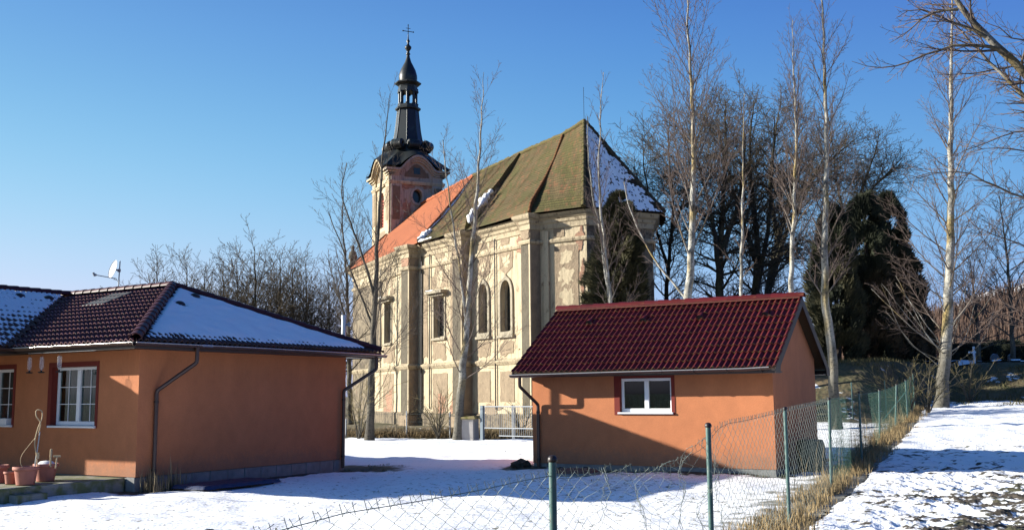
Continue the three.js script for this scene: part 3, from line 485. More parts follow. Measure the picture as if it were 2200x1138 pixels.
      part(church, 'plaster_panel', put(extr(poly(ragged([[1.25, 20.9], [L - 1.25, 20.9], [L - 1.4, 21.4], ...arch(0.9, 21.35, 0.75).reverse(), [1.4, 21.4]], 0.03, 2)), 0.03, 0.004), fr), dk);
      part(church, 'small_window', put(box(c - 0.3, c + 0.3, 21.2, 21.75, 0.036, 0.06), fr), pane);
      part(church, 'plaster_panel', put(extr(poly(ragged(i ? rectPts(1.2, L - 1.2, 15, 16.2) : rectPts(1.15, L - 1.15, 15.4, 16.2), 0.06, 5)), 0.03, 0.003), fr), i ? pink : brownPl);
      if (i) for (const [x, y, w, h] of [[1.6, 20.1, 0.6, 0.3], [L - 1.6, 20.2, 0.5, 0.3], [1.5, 18.0, 0.4, 0.8], [2.9, 17.0, 0.8, 0.3]]) scrap(fr, x, y, w, h, brick, 0.04);
    }
    // string course and arched cornice as three stepped bands
    part(church, 'tower_string', put(join([box(-0.16, L + 0.16, 20.35, 20.5, -0.1, 0.22), box(-0.1, L + 0.1, 20.22, 20.35, -0.1, 0.17)]), fr), cream);
    for (const [o, d, y] of [[0, 0.24, 0], [0.18, 0.38, 0.004], [0.36, 0.56, 0.008]]) {
      const lo = [[-d, 21.0 + o], [c - 1.75, 21.0 + o], ...arch(1.55, 21.1 + o, 1.2), [c + 1.75, 21.0 + o], [L + d, 21.0 + o]], hi = lo.map(([x, q]) => [x, q + 0.2]).reverse();
      const gg = new THREE.ExtrudeGeometry(poly([...lo, ...hi]), { depth: d + 0.3, bevelEnabled: false }); gg.translate(0, 0, -0.3 - y);
      part(church, 'tower_cornice', put(metric(gg), fr), i === 1 ? pink : cream);
    }
  });
  // copper: flared skirt, scrolls, tapering shaft, open lantern, onion, cross
  const ring = (u, k) => { // k 0 square .. 1 octagon-ish circle
    const a = u * TAU, sq = 1 / Math.max(Math.abs(Math.cos(a)), Math.abs(Math.sin(a))), oc = 1 / Math.max(Math.abs(Math.cos(a)), Math.abs(Math.sin(a)), (Math.abs(Math.cos(a)) + Math.abs(Math.sin(a))) / 1.4142); return lerp(sq, oc, k);
  };
  const skirt = [[3.1, 21.75, 0, 1.15], [2.95, 21.85, 0, 1.15], [2.55, 22.35, 0.1, 1.0], [2.1, 22.95, 0.4, 0.65], [1.7, 23.5, 0.8, 0.3], [1.45, 24.0, 1, 0.1], [1.36, 24.4, 1, 0]];
  const NU = 64, sk = sheet(NU, skirt.length - 1, (i, j) => { const [r, y, k, b] = skirt[j], u = i / NU, a = u * TAU, q = ring(u, k), tt = Math.min(Math.abs(Math.cos(a)), Math.abs(Math.sin(a))) / Math.max(Math.abs(Math.cos(a)), Math.abs(Math.sin(a))), bump = b * Math.max(0, Math.cos(Math.min(tt / 0.58, 1) * Math.PI / 2)); return [cx + r * q * Math.cos(a), y + bump, cz + r * q * Math.sin(a), u * 12, y]; });
  part(church, 'copper_skirt', toCreasedNormals(sk, 0.7), copper);
  for (let i = 0; i < 8; i++) { // scrolls round the foot of the shaft
    const a = i * Math.PI / 4, R0 = i % 2 ? 2.0 : 1.75, g = new THREE.CylinderGeometry(0.44, 0.44, 0.75, 14, 1); g.rotateX(Math.PI / 2); g.translate(R0, 24.15, 0);
    const h = new THREE.TorusGeometry(0.3, 0.16, 8, 14); h.translate(R0, 24.15, 0.4); const h2 = h.clone().translate(0, 0, -0.8), w = new THREE.BoxGeometry(0.9, 0.5, 0.7).translate(R0 - 0.6, 24.0, 0);
    part(church, 'scroll', join([g, h, h2, w].map((q) => q.rotateY(-a).translate(cx, 0, cz))), copper);
  }
  const oct = (list) => { const g = lathe(list, 8); g.rotateY(Math.PI / 8); g.translate(cx, 0, cz); return metric(toCreasedNormals(g, 0.5)); };
  part(church, 'spire_shaft', oct([[1.62, 24.2], [1.5, 24.35], [1.36, 24.7], [1.2, 25.6], [1.06, 26.8], [0.96, 27.7]]), copper);
  part(church, 'shaft_seams', join(Array.from({ length: 8 }, (_, i) => { const a = i * Math.PI / 4 + Math.PI / 8, q = (r, y) => V(cx + r * Math.cos(a), y, cz + r * Math.sin(a)); return tubeGeo([q(1.37, 24.7), q(1.2, 25.6), q(1.06, 26.8), q(0.97, 27.7)], 0.035, 5); })), copper);
  part(church, 'lantern_base', oct([[0.96, 27.65], [1.18, 27.75], [1.2, 27.9], [0.95, 28.0], [0.95, 28.2], [0, 28.2]]), copper);
  for (let i = 0; i < 8; i++) { const a = i * Math.PI / 4 + Math.PI / 8, x = cx + 0.78 * Math.cos(a), z = cz + 0.78 * Math.sin(a); part(church, 'lantern_column', [rodGeo(V(x, 28.2, z), V(x, 29.5, z), 0.11, 8), new THREE.BoxGeometry(0.3, 0.12, 0.3).translate(x, 28.26, z), new THREE.BoxGeometry(0.32, 0.16, 0.32).translate(x, 29.42, z)], copper); }
  part(church, 'lantern_top', oct([[0, 29.45], [0.95, 29.45], [0.95, 29.75], [0.86, 29.8], [0.9, 30.0], [1.22, 30.2], [1.24, 30.3], [0.9, 30.45]]), copper);
  part(church, 'onion_dome', metric(lathe([[0.8, 30.4], [0.86, 30.75], [0.84, 31.05], [0.72, 31.5], [0.5, 31.95], [0.3, 32.35], [0.17, 32.8], [0.13, 33.05]], 24).translate(cx, 0, cz)), copper);
  part(church, 'finial', metric(lathe([[0.13, 33.0], [0.22, 33.1], [0.13, 33.25], [0.14, 33.4], [0.3, 33.65], [0.31, 33.8], [0.12, 34.0], [0.09, 34.2], [0.17, 34.35], [0.06, 34.55], [0.04, 35.0]], 14).translate(cx, 0, cz)), copper);
  const cr = (a, b, r = 0.035) => rodGeo(V(cx + a[0], a[1], cz + a[2]), V(cx + b[0], b[1], cz + b[2]), r, 6);
  part(church, 'cross', [cr([0, 34.5, 0], [0, 35.9, 0]), cr([0, 35.3, -0.5], [0, 35.3, 0.5]), cr([0, 35.6, -0.22], [0, 35.6, 0.22], 0.025), ...[[0.5, 35.3], [-0.5, 35.3]].map(([z, y]) => new THREE.SphereGeometry(0.07, 8, 6).translate(cx, y, cz + z)), new THREE.SphereGeometry(0.06, 8, 6).translate(cx, 35.92, cz)], M.dark);
}

// ---------------------------------------------------------------- roof tiles shared by the house and the shed
const TW = 0.3, TE = 0.335, TL = 0.4;
const wave = (a) => { const c = Math.cos(a / 0.15 * TAU - 0.9); return 0.026 * Math.sign(c) * Math.pow(Math.abs(c), 0.8); };
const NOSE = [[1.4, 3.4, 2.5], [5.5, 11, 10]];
function tileGeo(clampA, b0 = 0, nose = NOSE[0]) { // a across, b up the slope, c out of it; clampA(b) -> [lo, hi] trims tiles that meet a hip or valley
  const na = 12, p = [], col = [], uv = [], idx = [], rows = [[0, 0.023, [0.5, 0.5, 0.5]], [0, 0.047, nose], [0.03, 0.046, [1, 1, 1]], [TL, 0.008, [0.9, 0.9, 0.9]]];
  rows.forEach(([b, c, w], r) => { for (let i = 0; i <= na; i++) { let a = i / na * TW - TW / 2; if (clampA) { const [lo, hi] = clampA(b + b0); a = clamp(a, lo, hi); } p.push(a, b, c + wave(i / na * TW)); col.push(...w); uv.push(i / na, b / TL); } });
  for (let r = 0; r + 1 < rows.length; r++) for (let i = 0; i < na; i++) { const a = r * (na + 1) + i, b = a + na + 1; idx.push(a, a + 1, b, b, a + 1, b + 1); }
  const g = new THREE.BufferGeometry(); g.setAttribute('position', new THREE.Float32BufferAttribute(p, 3)); g.setAttribute('color', new THREE.Float32BufferAttribute(col, 3)); g.setAttribute('uv', new THREE.Float32BufferAttribute(uv, 2)); g.setIndex(idx);
  return keepColor(g);
}
function keepColor(g) { const h = g.toNonIndexed(); h.computeVertexNormals(); return toCreasedNormals(h, 0.75); }
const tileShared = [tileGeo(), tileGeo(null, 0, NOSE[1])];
// a roof plane: o the eave's start, ea along the eave, eu up the slope
function roofFrame(o, ea, eu) { const n = V(0, 0, 0).crossVectors(ea, eu).normalize(); return { o, ea, eu, n, at: (a, b, c = 0) => o.clone().addScaledVector(ea, a).addScaledVector(eu, b).addScaledVector(n, c), m: (a, b, c = 0) => new THREE.Matrix4().makeBasis(ea, eu, n).setPosition(o.clone().addScaledVector(ea, a).addScaledVector(eu, b).addScaledVector(n, c)) }; }
function layTiles(parent, fr, rows, range, mats, rnd, only, frost = 0) { // range(b) -> [a0, a1]
  for (let r = 0; r < rows; r++) {
    const b = r * TE, [lo0, hi0] = range(b), [lo1, hi1] = range(b + TL), lo = Math.min(lo0, lo1), hi = Math.max(hi0, hi1);
    for (let k = Math.floor(lo / TW); k * TW < hi; k++) {
      const a = (k + 0.5) * TW; if (only && !only(a, b, r)) continue;
      const cut = a - TW / 2 < Math.max(lo0, lo1) || a + TW / 2 > Math.min(hi0, hi1);
      if (a + TW / 2 < lo + 0.02 || a - TW / 2 > hi - 0.02) continue;
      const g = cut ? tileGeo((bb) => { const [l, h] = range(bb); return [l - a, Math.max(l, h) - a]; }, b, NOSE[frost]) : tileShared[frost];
      const m = part(parent, 'roof_tile', g, mats[Math.floor(rnd() * mats.length)]);
      m.applyMatrix4(fr.m(a, b, (rnd() - 0.5) * 0.004));
    }
  }
}
const tileMat = (c, r, seed, lich = 0.5) => new THREE.MeshPhysicalMaterial({ vertexColors: true, roughness: r + 0.08, specularIntensity: 0.4, map: tex(128, (u, v) => { const k = 1 + 0.25 * wrapF(u, v, 4, 4, seed), l = lich * sstep(0.15, 0.55, wrapF(u, v, 5, 4, seed + 3)) * sstep(0.5, 0.0, Math.min(v, 1 - v) * 2.2); return mixc(c.map((q) => q * k), [0.16, 0.09, 0.035], l); }) });
const redTiles = [tileMat([0.092, 0.011, 0.013], 0.4, 1, 0.6), tileMat([0.105, 0.012, 0.014], 0.38, 2, 0.5), tileMat([0.08, 0.0095, 0.011], 0.43, 3, 0.7), tileMat([0.097, 0.013, 0.012], 0.4, 4, 0.75)];
const plumTiles = [tileMat([0.062, 0.017, 0.019], 0.42, 5, 0.2), tileMat([0.07, 0.019, 0.021], 0.4, 6, 0.1), tileMat([0.054, 0.015, 0.017], 0.45, 7, 0.25)];
// half-round ridge and hip caps, each lapping over the next
function layCaps(parent, name, a, b, n, mats, rnd, r = 0.115, squash = 0.8) {
  const d = b.clone().sub(a).normalize(), side = V(0, 0, 0).crossVectors(V(0, 1, 0), d).normalize(), up = V(0, 0, 0).crossVectors(d, side).normalize(), len = a.distanceTo(b) / n;
  const P = [], idx = [], K = 8, rows = [[0, r * 1.1, -1], [0, r * 1.12, 0], [0.07, r * 1.1, 0], [len * 1.14, r * 0.93, 0]];
  rows.forEach(([z, q, lip]) => { for (let i = 0; i <= K; i++) { const t = i / K * Math.PI; const rr = q + (lip ? -0.02 : 0); P.push(rr * Math.cos(t), rr * Math.sin(t) * squash, z); } });
  for (let k = 0; k + 1 < rows.length; k++) for (let i = 0; i < K; i++) { const q = k * (K + 1) + i, w = q + K + 1; idx.push(q, w, q + 1, q + 1, w, w + 1); }
  let g = new THREE.BufferGeometry(); g.setAttribute('position', new THREE.Float32BufferAttribute(P, 3)); g.setAttribute('color', new THREE.Float32BufferAttribute(P.map(() => 1), 3)); g.setAttribute('uv', new THREE.Float32BufferAttribute(new Array(P.length / 3 * 2).fill(0).map((_, i) => (i % 2 ? Math.floor(i / 2 / (K + 1)) / 3 : (i / 2 % (K + 1)) / K)), 2)); g.setIndex(idx); g = keepColor(g);
  for (let i = 0; i < n; i++) { const m = part(parent, name, g, mats[Math.floor(rnd() * mats.length)]); m.applyMatrix4(new THREE.Matrix4().makeBasis(side, up, d).setPosition(a.clone().addScaledVector(d, len * i))); }
}
function gutterLip(pts, r) { const l = []; for (let i = 0; i + 1 < pts.length; i++) { const a = pts[i].clone(), b = pts[i + 1].clone(), s = V(0, 0, 0).crossVectors(b.clone().sub(a).normalize(), V(0, 1, 0)).normalize().multiplyScalar(r); for (const k of [-1, 1]) l.push(rodGeo(a.clone().addScaledVector(s, k), b.clone().addScaledVector(s, k), 0.012, 8)); } return l; }
function gutterGeo(pts, r, lip = true) { // half-round trough with a beaded lip
  const list = [];
  for (let i = 0; i + 1 < pts.length; i++) {
    const a = pts[i], b = pts[i + 1], d = b.clone().sub(a), L = d.length(), g = new THREE.CylinderGeometry(r, r, L, 12, 1, true, 0, Math.PI); d.normalize();
    const side = V(0, 0, 0).crossVectors(d, V(0, 1, 0)).normalize();
    g.applyMatrix4(new THREE.Matrix4().makeBasis(V(0, -1, 0), d, V(0, 0, 0).crossVectors(V(0, -1, 0), d)).setPosition(a.clone().add(b).multiplyScalar(0.5)));
    list.push(g); for (const s of lip ? [] : [-1, 1]) list.push(rodGeo(a.clone().addScaledVector(side, r * s), b.clone().addScaledVector(side, r * s), 0.011, 6));
  }
  return list;
}
// a casement window set in a wall whose face is z = 0: frame > panes, bars, sill
function casement(parent, x0, x1, y0, y1, zin, mat4, opts = {}) {
  const put = (g) => g.applyMatrix4(mat4), f = 0.07, mid = (x0 + x1) / 2, bars = [bbox(x0, x1, y1 - f, y1, zin - 0.07, zin, 0.008), bbox(x0, x1, y0, y0 + f * 1.3, zin - 0.07, zin, 0.008), bbox(x0, x0 + f, y0 + f * 1.3, y1 - f, zin - 0.07, zin - 0.001, 0.008), bbox(x1 - f, x1, y0 + f * 1.3, y1 - f, zin - 0.07, zin - 0.001, 0.008), bbox(mid - f * 0.85, mid + f * 0.85, y0 + f * 1.3, y1 - f, zin - 0.07, zin + 0.012, 0.008)];
  const w = part(parent, 'window', put(join(bars)), M.white);
  for (const [a, b] of [[x0 + f, mid - f * 0.85], [mid + f * 0.85, x1 - f]]) {
    part(w, 'pane', put(box(a, b, y0 + f * 1.3, y1 - f, zin - 0.045, zin - 0.035)), M.glass);
    if (opts.bars) { part(w, 'muntin', put(box((a + b) / 2 - 0.008, (a + b) / 2 + 0.008, y0 + f * 1.3, y1 - f, zin - 0.034, zin - 0.022)), M.white); for (let k = 1; k < opts.bars; k++) { const y = lerp(y0 + f * 1.3, y1 - f, k / opts.bars); part(w, 'muntin', put(box(a, b, y - 0.008, y + 0.008, zin - 0.0345, zin - 0.0225)), M.white); } }
  }
  if (opts.curtain) part(w, 'curtain', put(sheet(40, 1, (i, j) => [lerp(x0 + 0.02, x1 - 0.02, i / 40), lerp(opts.curtain[0], opts.curtain[1], j), zin - 0.2 + 0.01 * Math.sin(i * 1.3) + 0.004 * Math.sin(i * 2.9), i / 10, j])), opts.curtainMat ?? M.curtain);
  part(w, 'sill', put(bbox(x0 - 0.05, x1 + 0.05, y0 - 0.05, y0 - 0.004, zin - 0.1, 0.06, 0.008)), M.white);
  return w;
}
function bendy(pts, k = 0.05) { const o = [pts[0]]; for (let i = 1; i + 1 < pts.length; i++) { const a = pts[i - 1].clone().sub(pts[i]), b = pts[i + 1].clone().sub(pts[i]), q = Math.min(k, a.length() * 0.4, b.length() * 0.4); o.push(pts[i].clone().addScaledVector(a.normalize(), q), pts[i].clone().lerp(pts[i].clone().addScaledVector(a, q).lerp(pts[i].clone().addScaledVector(b.normalize(), q), 0.5), 0.5), pts[i].clone().addScaledVector(b, q)); } o.push(pts[pts.length - 1]); return o; }
function downspout(parent, pts, r, mat4) { const a = new Acc(), q = bendy(pts); a.tube(q, q.map(() => r), 12, [1, 1, 1]); const g = a.geo(); g.deleteAttribute('color'); if (mat4) g.applyMatrix4(mat4); const p = part(parent, 'downpipe', g, M.gutter); const last = pts[pts.length - 1], prev = pts[pts.length - 2]; for (const t of [0.12, 0.85]) { const q = prev.clone().lerp(last, t), c = new THREE.CylinderGeometry(r * 1.18, r * 1.18, 0.05, 12).translate(q.x, q.y, q.z); part(p, 'pipe_clip', c, M.brown); } return p; }

// ---------------------------------------------------------------- the bungalow on the left (x along its long shaded wall, z out of that wall, y from the lawn)
const house = thing('bungalow', 'terracotta rendered bungalow with plum tiled hipped roof half under snow', 'house', undefined, [HOUSE.o[0], HOUSE.y, HOUSE.o[1]], HOUSE.a);
const toHouse = (v) => house.worldToLocal(v.clone());
{
  house.updateMatrixWorld(true);
  const rnd = RNG(5), LX = 6.63, DZ = -14, SB = 0.27, WT = 2.93, OV = 0.7, EY = 3.06, RY = 4.74, ZP = -3.0, XM = LX / 2;
  // plinth of grey blocks
  for (let x = 0, k = 0; x < LX - 0.02; k++) { const w = Math.min(0.5 + 0.03 * rnd(), LX - x); part(house, 'plinth_block', bbox(x + 0.006, x + w - 0.006, -0.3, SB - 0.006, -0.3, -0.02 - 0.012 * rnd(), 0.01), M.concrete); x += w; }
  part(house, 'plinth', join([box(0.03, 0.3, -0.3, SB - 0.003, DZ, -0.31), box(LX - 0.3, LX - 0.03, -0.3, SB - 0.003, DZ, -0.31), box(0.02, LX - 0.02, -0.29, SB - 0.012, -0.28, -0.045)]), M.concrete);
  // walls: long shaded wall, left wall with two windows, the two unseen ones
  const w1 = { z0: -2.95, z1: -1.39, y0: 1.27, y1: 2.62 }, w2 = { z0: -6.0, z1: -4.4, y0: 1.27, y1: 2.62 };
  part(house, 'wall', box(0, LX, SB, WT, -0.35, 0), M.stucco);
  const left = poly([[0.352, SB], [-DZ, SB], [-DZ, WT], [0.352, WT]]);
  for (const w of [w1, w2]) { const h = new THREE.Path(); h.moveTo(-w.z0, w.y0); h.lineTo(-w.z1, w.y0); h.lineTo(-w.z1, w.y1); h.lineTo(-w.z0, w.y1); h.closePath(); left.holes.push(h); }
  // shape x = distance back from the corner; turned so that its face looks to -x
  const leftM = new THREE.Matrix4().makeBasis(V(0, 0, -1), V(0, 1, 0), V(1, 0, 0)); // right-handed: x' = -z, y' = y, z' = x
  { const g = new THREE.ExtrudeGeometry(left, { depth: 0.35, bevelEnabled: false }); metric(g); g.applyMatrix4(leftM); part(house, 'wall', g, M.stucco); }
  part(house, 'wall', join([box(LX - 0.35, LX, SB, WT, DZ, -0.352), box(0.35, LX - 0.352, SB, WT, DZ, DZ + 0.3)]), M.stucco);
  part(house, 'room_floor', box(0.35, LX - 0.35, 0.1, 0.3, DZ + 0.3, -0.36), M.darkwood); part(house, 'room_ceiling', box(0.352, LX - 0.352, WT - 0.1, WT - 0.01, DZ + 0.3, -0.36), M.curtain);
  part(house, 'room_partition', box(0.36, LX - 0.36, 0.3, WT - 0.11, -3.75, -3.65), M.curtain); part(house, 'room_partition', box(2.6, 2.7, 0.3, WT - 0.11, -13.5, -3.76), M.curtain); part(house, 'room_partition', box(2.6, 2.7, 0.3, WT - 0.11, -3.64, -0.37), M.curtain);
  // red window surrounds and casements; window axes: x = distance along the wall towards the corner, z = out of the wall
  const winM = new THREE.Matrix4().makeBasis(V(0, 0, 1), V(0, 1, 0), V(-1, 0, 0));
  for (const w of [w1, w2]) {
    const s = poly([[w.z0 - 0.13, w.y0 - 0.0], [w.z1 + 0.08, w.y0 - 0.0], [w.z1 + 0.08, w.y1 + 0.1], [w.z0 - 0.13, w.y1 + 0.1]]), h = new THREE.Path(); h.moveTo(w.z0, w.y0 + 0.01); h.lineTo(w.z0, w.y1); h.lineTo(w.z1, w.y1); h.lineTo(w.z1, w.y0 + 0.01); h.closePath(); s.holes.push(h);
    part(house, 'window_surround', extr(s, 0.012, 0.001).applyMatrix4(winM), M.redPaint);
    const rv = 0.14; part(house, 'window_reveal', join([box(w.z0 - 0.01, w.z0 + 0.004, w.y0, w.y1, -rv, 0.008), box(w.z1 - 0.004, w.z1 + 0.01, w.y0, w.y1, -rv, 0.008), box(w.z0 + 0.005, w.z1 - 0.005, w.y1 - 0.004, w.y1 + 0.01, -rv, 0.008)]).applyMatrix4(winM), M.redPaint);
    casement(house, w.z0 + 0.006, w.z1 - 0.006, w.y0 + 0.05, w.y1 - 0.005, -0.13, winM, { bars: 3, curtain: [w.y0 + 0.1, w.y1 - 0.05] });
  }
  part(house, 'flower_box', bbox(-4.95, -4.55, 1.32, 1.47, -0.12, 0.05, 0.01).applyMatrix4(winM), M.white);
  // eaves: soffit boards and fascia
  const F = 0.64;
  part(house, 'soffit', join([box(-F, LX + F, WT - 0.0, WT + 0.03, 0.004, F), box(-F, -0.004, WT, WT + 0.03, -3.4 + 0.06, 0.0), box(LX + 0.004, LX + F, WT, WT + 0.03, DZ - F, 0.0)]), M.brown);
  part(house, 'fascia', join([box(-F - 0.025, LX + F + 0.025, WT - 0.02, EY - 0.0, F + 0.001, F + 0.025), box(-F - 0.025, -F - 0.001, WT - 0.02, EY, -3.4, F), box(LX + F + 0.001, LX + F + 0.025, WT - 0.02, EY, DZ - F, F)]), M.brown);
  const G = 0.71, GY = 3.0;
  const gp = [V(-G, GY + 0.03, -3.42), V(-G, GY + 0.03, G), V(2.4, GY + 0.03, G), V(5.0, GY + 0.015, G), V(LX + 0.25, GY + 0.0, G), V(LX + 0.8, GY - 0.01, G)];
  part(house, 'gutter_lip', gutterLip(gp, 0.065), M.lip);
  part(house, 'gutter', gutterGeo([V(-G, GY + 0.03, -3.42), V(-G, GY + 0.03, G), V(2.4, GY + 0.03, G), V(5.0, GY + 0.015, G), V(LX + 0.25, GY + 0.0, G), V(LX + 0.8, GY - 0.01, G)], 0.065), M.gutter);
  downspout(house, [V(0.92, GY, G), V(0.92, 2.66, G), V(0.41, 2.06, 0.075), V(0.41, 0.1, 0.075)], 0.045);
  part(house, 'gutter_mitre', bbox(1.0, 1.3, GY - 0.0, GY + 0.05, G + 0.062, G + 0.075, 0.004), std({ color: rgb(0.12, 0.16, 0.24), roughness: 0.3 }));
  downspout(house, [V(LX + 0.42, GY - 0.08, G), V(LX + 0.42, 2.62, G), V(LX - 0.16, 2.06, 0.075), V(LX - 0.16, 0.05, 0.075)], 0.045);
  // roof decks below the tiles (solid, tilted planes)
  const E1 = V(-OV, EY, OV), E2 = V(LX + OV, EY, OV), PK = V(XM, RY, ZP), RB = V(XM, RY, DZ - 0.7 + (XM + OV)), E3 = V(LX + OV, EY, DZ - OV), E4 = V(-OV, EY, DZ - OV), VC = V(-OV, EY, -3.4), VT = V(XM, RY, -7.17);
  const deck = (pts) => { const a = new Acc(), d = V(0, -0.09, 0); for (let i = 1; i + 1 < pts.length; i++) { a.tri(pts[0].clone().add(d), pts[i].clone().add(d), pts[i + 1].clone().add(d), [1, 1, 1]); } return a.geo(); };
  const raise = (p) => p.clone().add(V(0, 0.12, 0)), WX = -3.0, WE = V(WX, EY, -3.4), WR = V(WX + 3.77, RY, -7.17), WE2 = V(WX, EY, -10.94), VC2 = V(-OV, EY, -10.94);
  part(house, 'roof_deck', join([deck([E1, E2, PK]), deck([E2, E3, RB, PK].map(raise)), deck([E3, E4, RB].map(raise)), deck([E1, PK, VT, VC]), deck([VC, VT, WR, WE]), deck([VC2, WE2, WR, VT]), deck([WE2, WE, WR]), deck([VC2, VT, RB, E4])].map((g) => { g.deleteAttribute('color'); return g; })), M.darkwood);
  // dark sunny slope facing left: tiles run from the hip back to the valley
  const run = Math.hypot(XM + OV, RY - EY);
  const hipZ = (b) => lerp(OV, ZP, b / run), valZ = (b) => lerp(-3.4, -7.17, b / run);
  const frA = roofFrame(V(-OV - 0.02, EY - 0.012, 0), V(0, 0, 1), V(XM + OV, RY - EY, 0).normalize());
  const rangeA = (b) => { const t = clamp(b, 0, run); return [valZ(t), hipZ(t)]; };
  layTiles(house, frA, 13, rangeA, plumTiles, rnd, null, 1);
  // front hip slope: lowest courses of tiles, snow above
  const runF = Math.hypot(OV - ZP, RY - EY), frF = roofFrame(V(0, EY - 0.012, OV + 0.02), V(1, 0, 0), V(0, RY - EY, ZP - OV).normalize());
  const rangeF = (b) => { const t = clamp(b / runF, 0, 1); return [lerp(-OV, XM, t), lerp(LX + OV, XM, t)]; };
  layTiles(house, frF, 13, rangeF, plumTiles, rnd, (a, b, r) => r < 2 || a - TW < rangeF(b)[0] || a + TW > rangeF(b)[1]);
  const snowOn = (fr, run, range, na, nb, depth, seed) => sheet(na, nb, (i, j) => {
    const b = lerp(0.15, run * 0.985, j / nb), [lo, hi] = range(b), a = lerp(lo + 0.1, hi - 0.12, i / na), ed = Math.min(a - lo - 0.1, hi - 0.12 - a, (run - b) * 0.6);
    const e = sstep(-0.02, 0.22, ed) * sstep(0.0, 0.3, b - 0.12), bb = j === 0 ? b - 0.03 - 0.05 * (0.5 + 0.5 * Math.cos(a / 0.15 * TAU - 2.2)) : b;
    const p = fr.at(a, bb, depth(a, b) * e + 0.01 * (1 - e) + 0.35 * wave(a + 0.15) * sstep(1.2, 0, b)); return [p.x, p.y, p.z, a, b];
  });
  const nW = frF.n.clone().transformDirection(house.matrixWorld), oW = house.localToWorld(frF.o.clone()), vents = [[385, 657], [417, 640], [541, 669]].map(([px, py]) => { const q = toHouse(onPlane(px, py, nW, oW)).sub(frF.o); return [q.dot(frF.ea), q.dot(frF.eu)]; });
  part(house, 'snow_layer', snowOn(frF, runF, rangeF, 180, 60, (a, b) => 0.085 + 0.02 * n2(a * 1.2, b * 1.5) + 0.004 * n2(a * 7, b * 9) - 0.045 * sstep(1.1, 0.3, b + 0.12 * a) - 0.07 * Math.max(...vents.map(([x, y]) => sstep(0.2, 0.1, Math.hypot(a - x, b - y)))), 3), M.snow, 'smooth snow on the shaded hip slope');
  for (const [a, b] of vents) { const g = join([new THREE.SphereGeometry(0.12, 10, 6, 0, TAU, 0, Math.PI / 2).scale(1.1, 0.6, 0.9)]); g.applyMatrix4(new THREE.Matrix4().makeBasis(frF.ea, frF.n, V(0, 0, 0).crossVectors(frF.ea, frF.n)).setPosition(frF.at(a, b, 0.05))); part(house, 'vent_tile', g, M.brown); }
  // porch wing on the left: its snowy slope faces the camera, tile noses pricking through
  const runW = Math.hypot(3.77, RY - EY), frW = roofFrame(V(0, EY - 0.012, -3.4 + 0.02), V(1, 0, 0), V(0, RY - EY, -3.77).normalize());
  const rangeW = (b) => [lerp(WX, WX + 3.77, clamp(b / runW, 0, 1)), lerp(-OV, XM, clamp(b / runW, 0, 1))];
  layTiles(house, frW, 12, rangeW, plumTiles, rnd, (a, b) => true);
  part(house, 'snow_layer', sheet(150, 60, (i, j) => { const b = lerp(0.05, runW * 0.985, j / 60), [lo, hi] = rangeW(b), a = lerp(lo + 0.1, hi - 0.22, i / 150), e = sstep(0, 0.12, hi - 0.2 - a), d = 0.022 + 0.9 * wave(a + 0.15) + 0.028 * sstep(0.9, 1.9, b - 0.35 * (a + 1.8)) + 0.012 * n2(a * 2, b * 2) + 0.02 * (b / TE % 1); const p = frW.at(a, b, d * e); return [p.x, p.y, p.z, a, b]; }), M.snow, 'thin snow on the wing roof with dark tile noses showing');
  const nV = frW.n.clone().transformDirection(house.matrixWorld), oV = house.localToWorld(frW.o.clone()); for (const [a, b] of [[40, 640], [103, 645]].map(([px, py]) => { const q = toHouse(onPlane(px, py, nV, oV)).sub(frW.o); return [q.dot(frW.ea), q.dot(frW.eu)]; })) part(house, 'vent_tile', new THREE.SphereGeometry(0.13, 10, 6, 0, TAU, 0, Math.PI / 2).scale(1.1, 0.7, 0.9).applyMatrix4(new THREE.Matrix4().makeBasis(frW.ea, frW.n, V(0, 0, 0).crossVectors(frW.ea, frW.n)).setPosition(frW.at(a, b, 0.04))), M.brown);
  part(house, 'wing_fascia', join([box(WX, -F - 0.03, WT - 0.02, EY, -3.4 + 0.02, -3.4 + 0.045), box(WX, -F - 0.03, WT, WT + 0.03, -10.9, -3.4)]), M.brown);
  part(house, 'added_sun_screen', box(WX + 0.2, WX + 0.4, 0.0, WT, -10.4, -7.45), M.stucco);  // added wall out of view, keeps the sun off most of the left wall
  part(house, 'wing_post', join([box(WX + 0.5, WX + 0.7, 0.25, WT, -4.2, -4.0), box(WX + 0.5, WX + 0.7, 0.25, WT, -10.4, -10.2)]), M.redPaint);
  part(house, 'gutter', gutterGeo([V(WX, GY + 0.03, -3.33), V(-G - 0.02, GY + 0.03, -3.33)], 0.065), M.gutter);
  // caps
  const lift = V(0, 0.035, 0), cap = (n, a, b, k) => layCaps(house, n, a.clone().add(lift), b.clone().add(lift), k, plumTiles, rnd, 0.125, 0.85);
  cap('hip_tile', V(-OV + 0.05, EY + 0.02, OV - 0.05), PK, 16); cap('hip_tile', V(LX + OV - 0.05, EY + 0.02, OV - 0.05), PK, 16); cap('ridge_tile', PK, VT, 12); cap('ridge_tile', VT, RB, 10); cap('ridge_tile', VT, WR, 8); cap('hip_tile', WE, WR, 15); cap('hip_tile', WE2, WR, 15);
  // roof hatch, open a little
  const hm = new THREE.Matrix4().makeBasis(V(0, 0, -1).multiplyScalar(1), frA.eu, V(0, 0, 0).crossVectors(V(0, 0, -1), frA.eu)).setPosition(V(2.05, EY + (2.05 + OV) * (RY - EY) / (XM + OV) + 0.06, -4.1));
  const hatch = part(house, 'roof_hatch', bbox(0, 0.8, 0, 1.0, 0, 0.15, 0.015).applyMatrix4(hm), std({ color: rgb(0.055, 0.055, 0.05), roughness: 0.6 }));
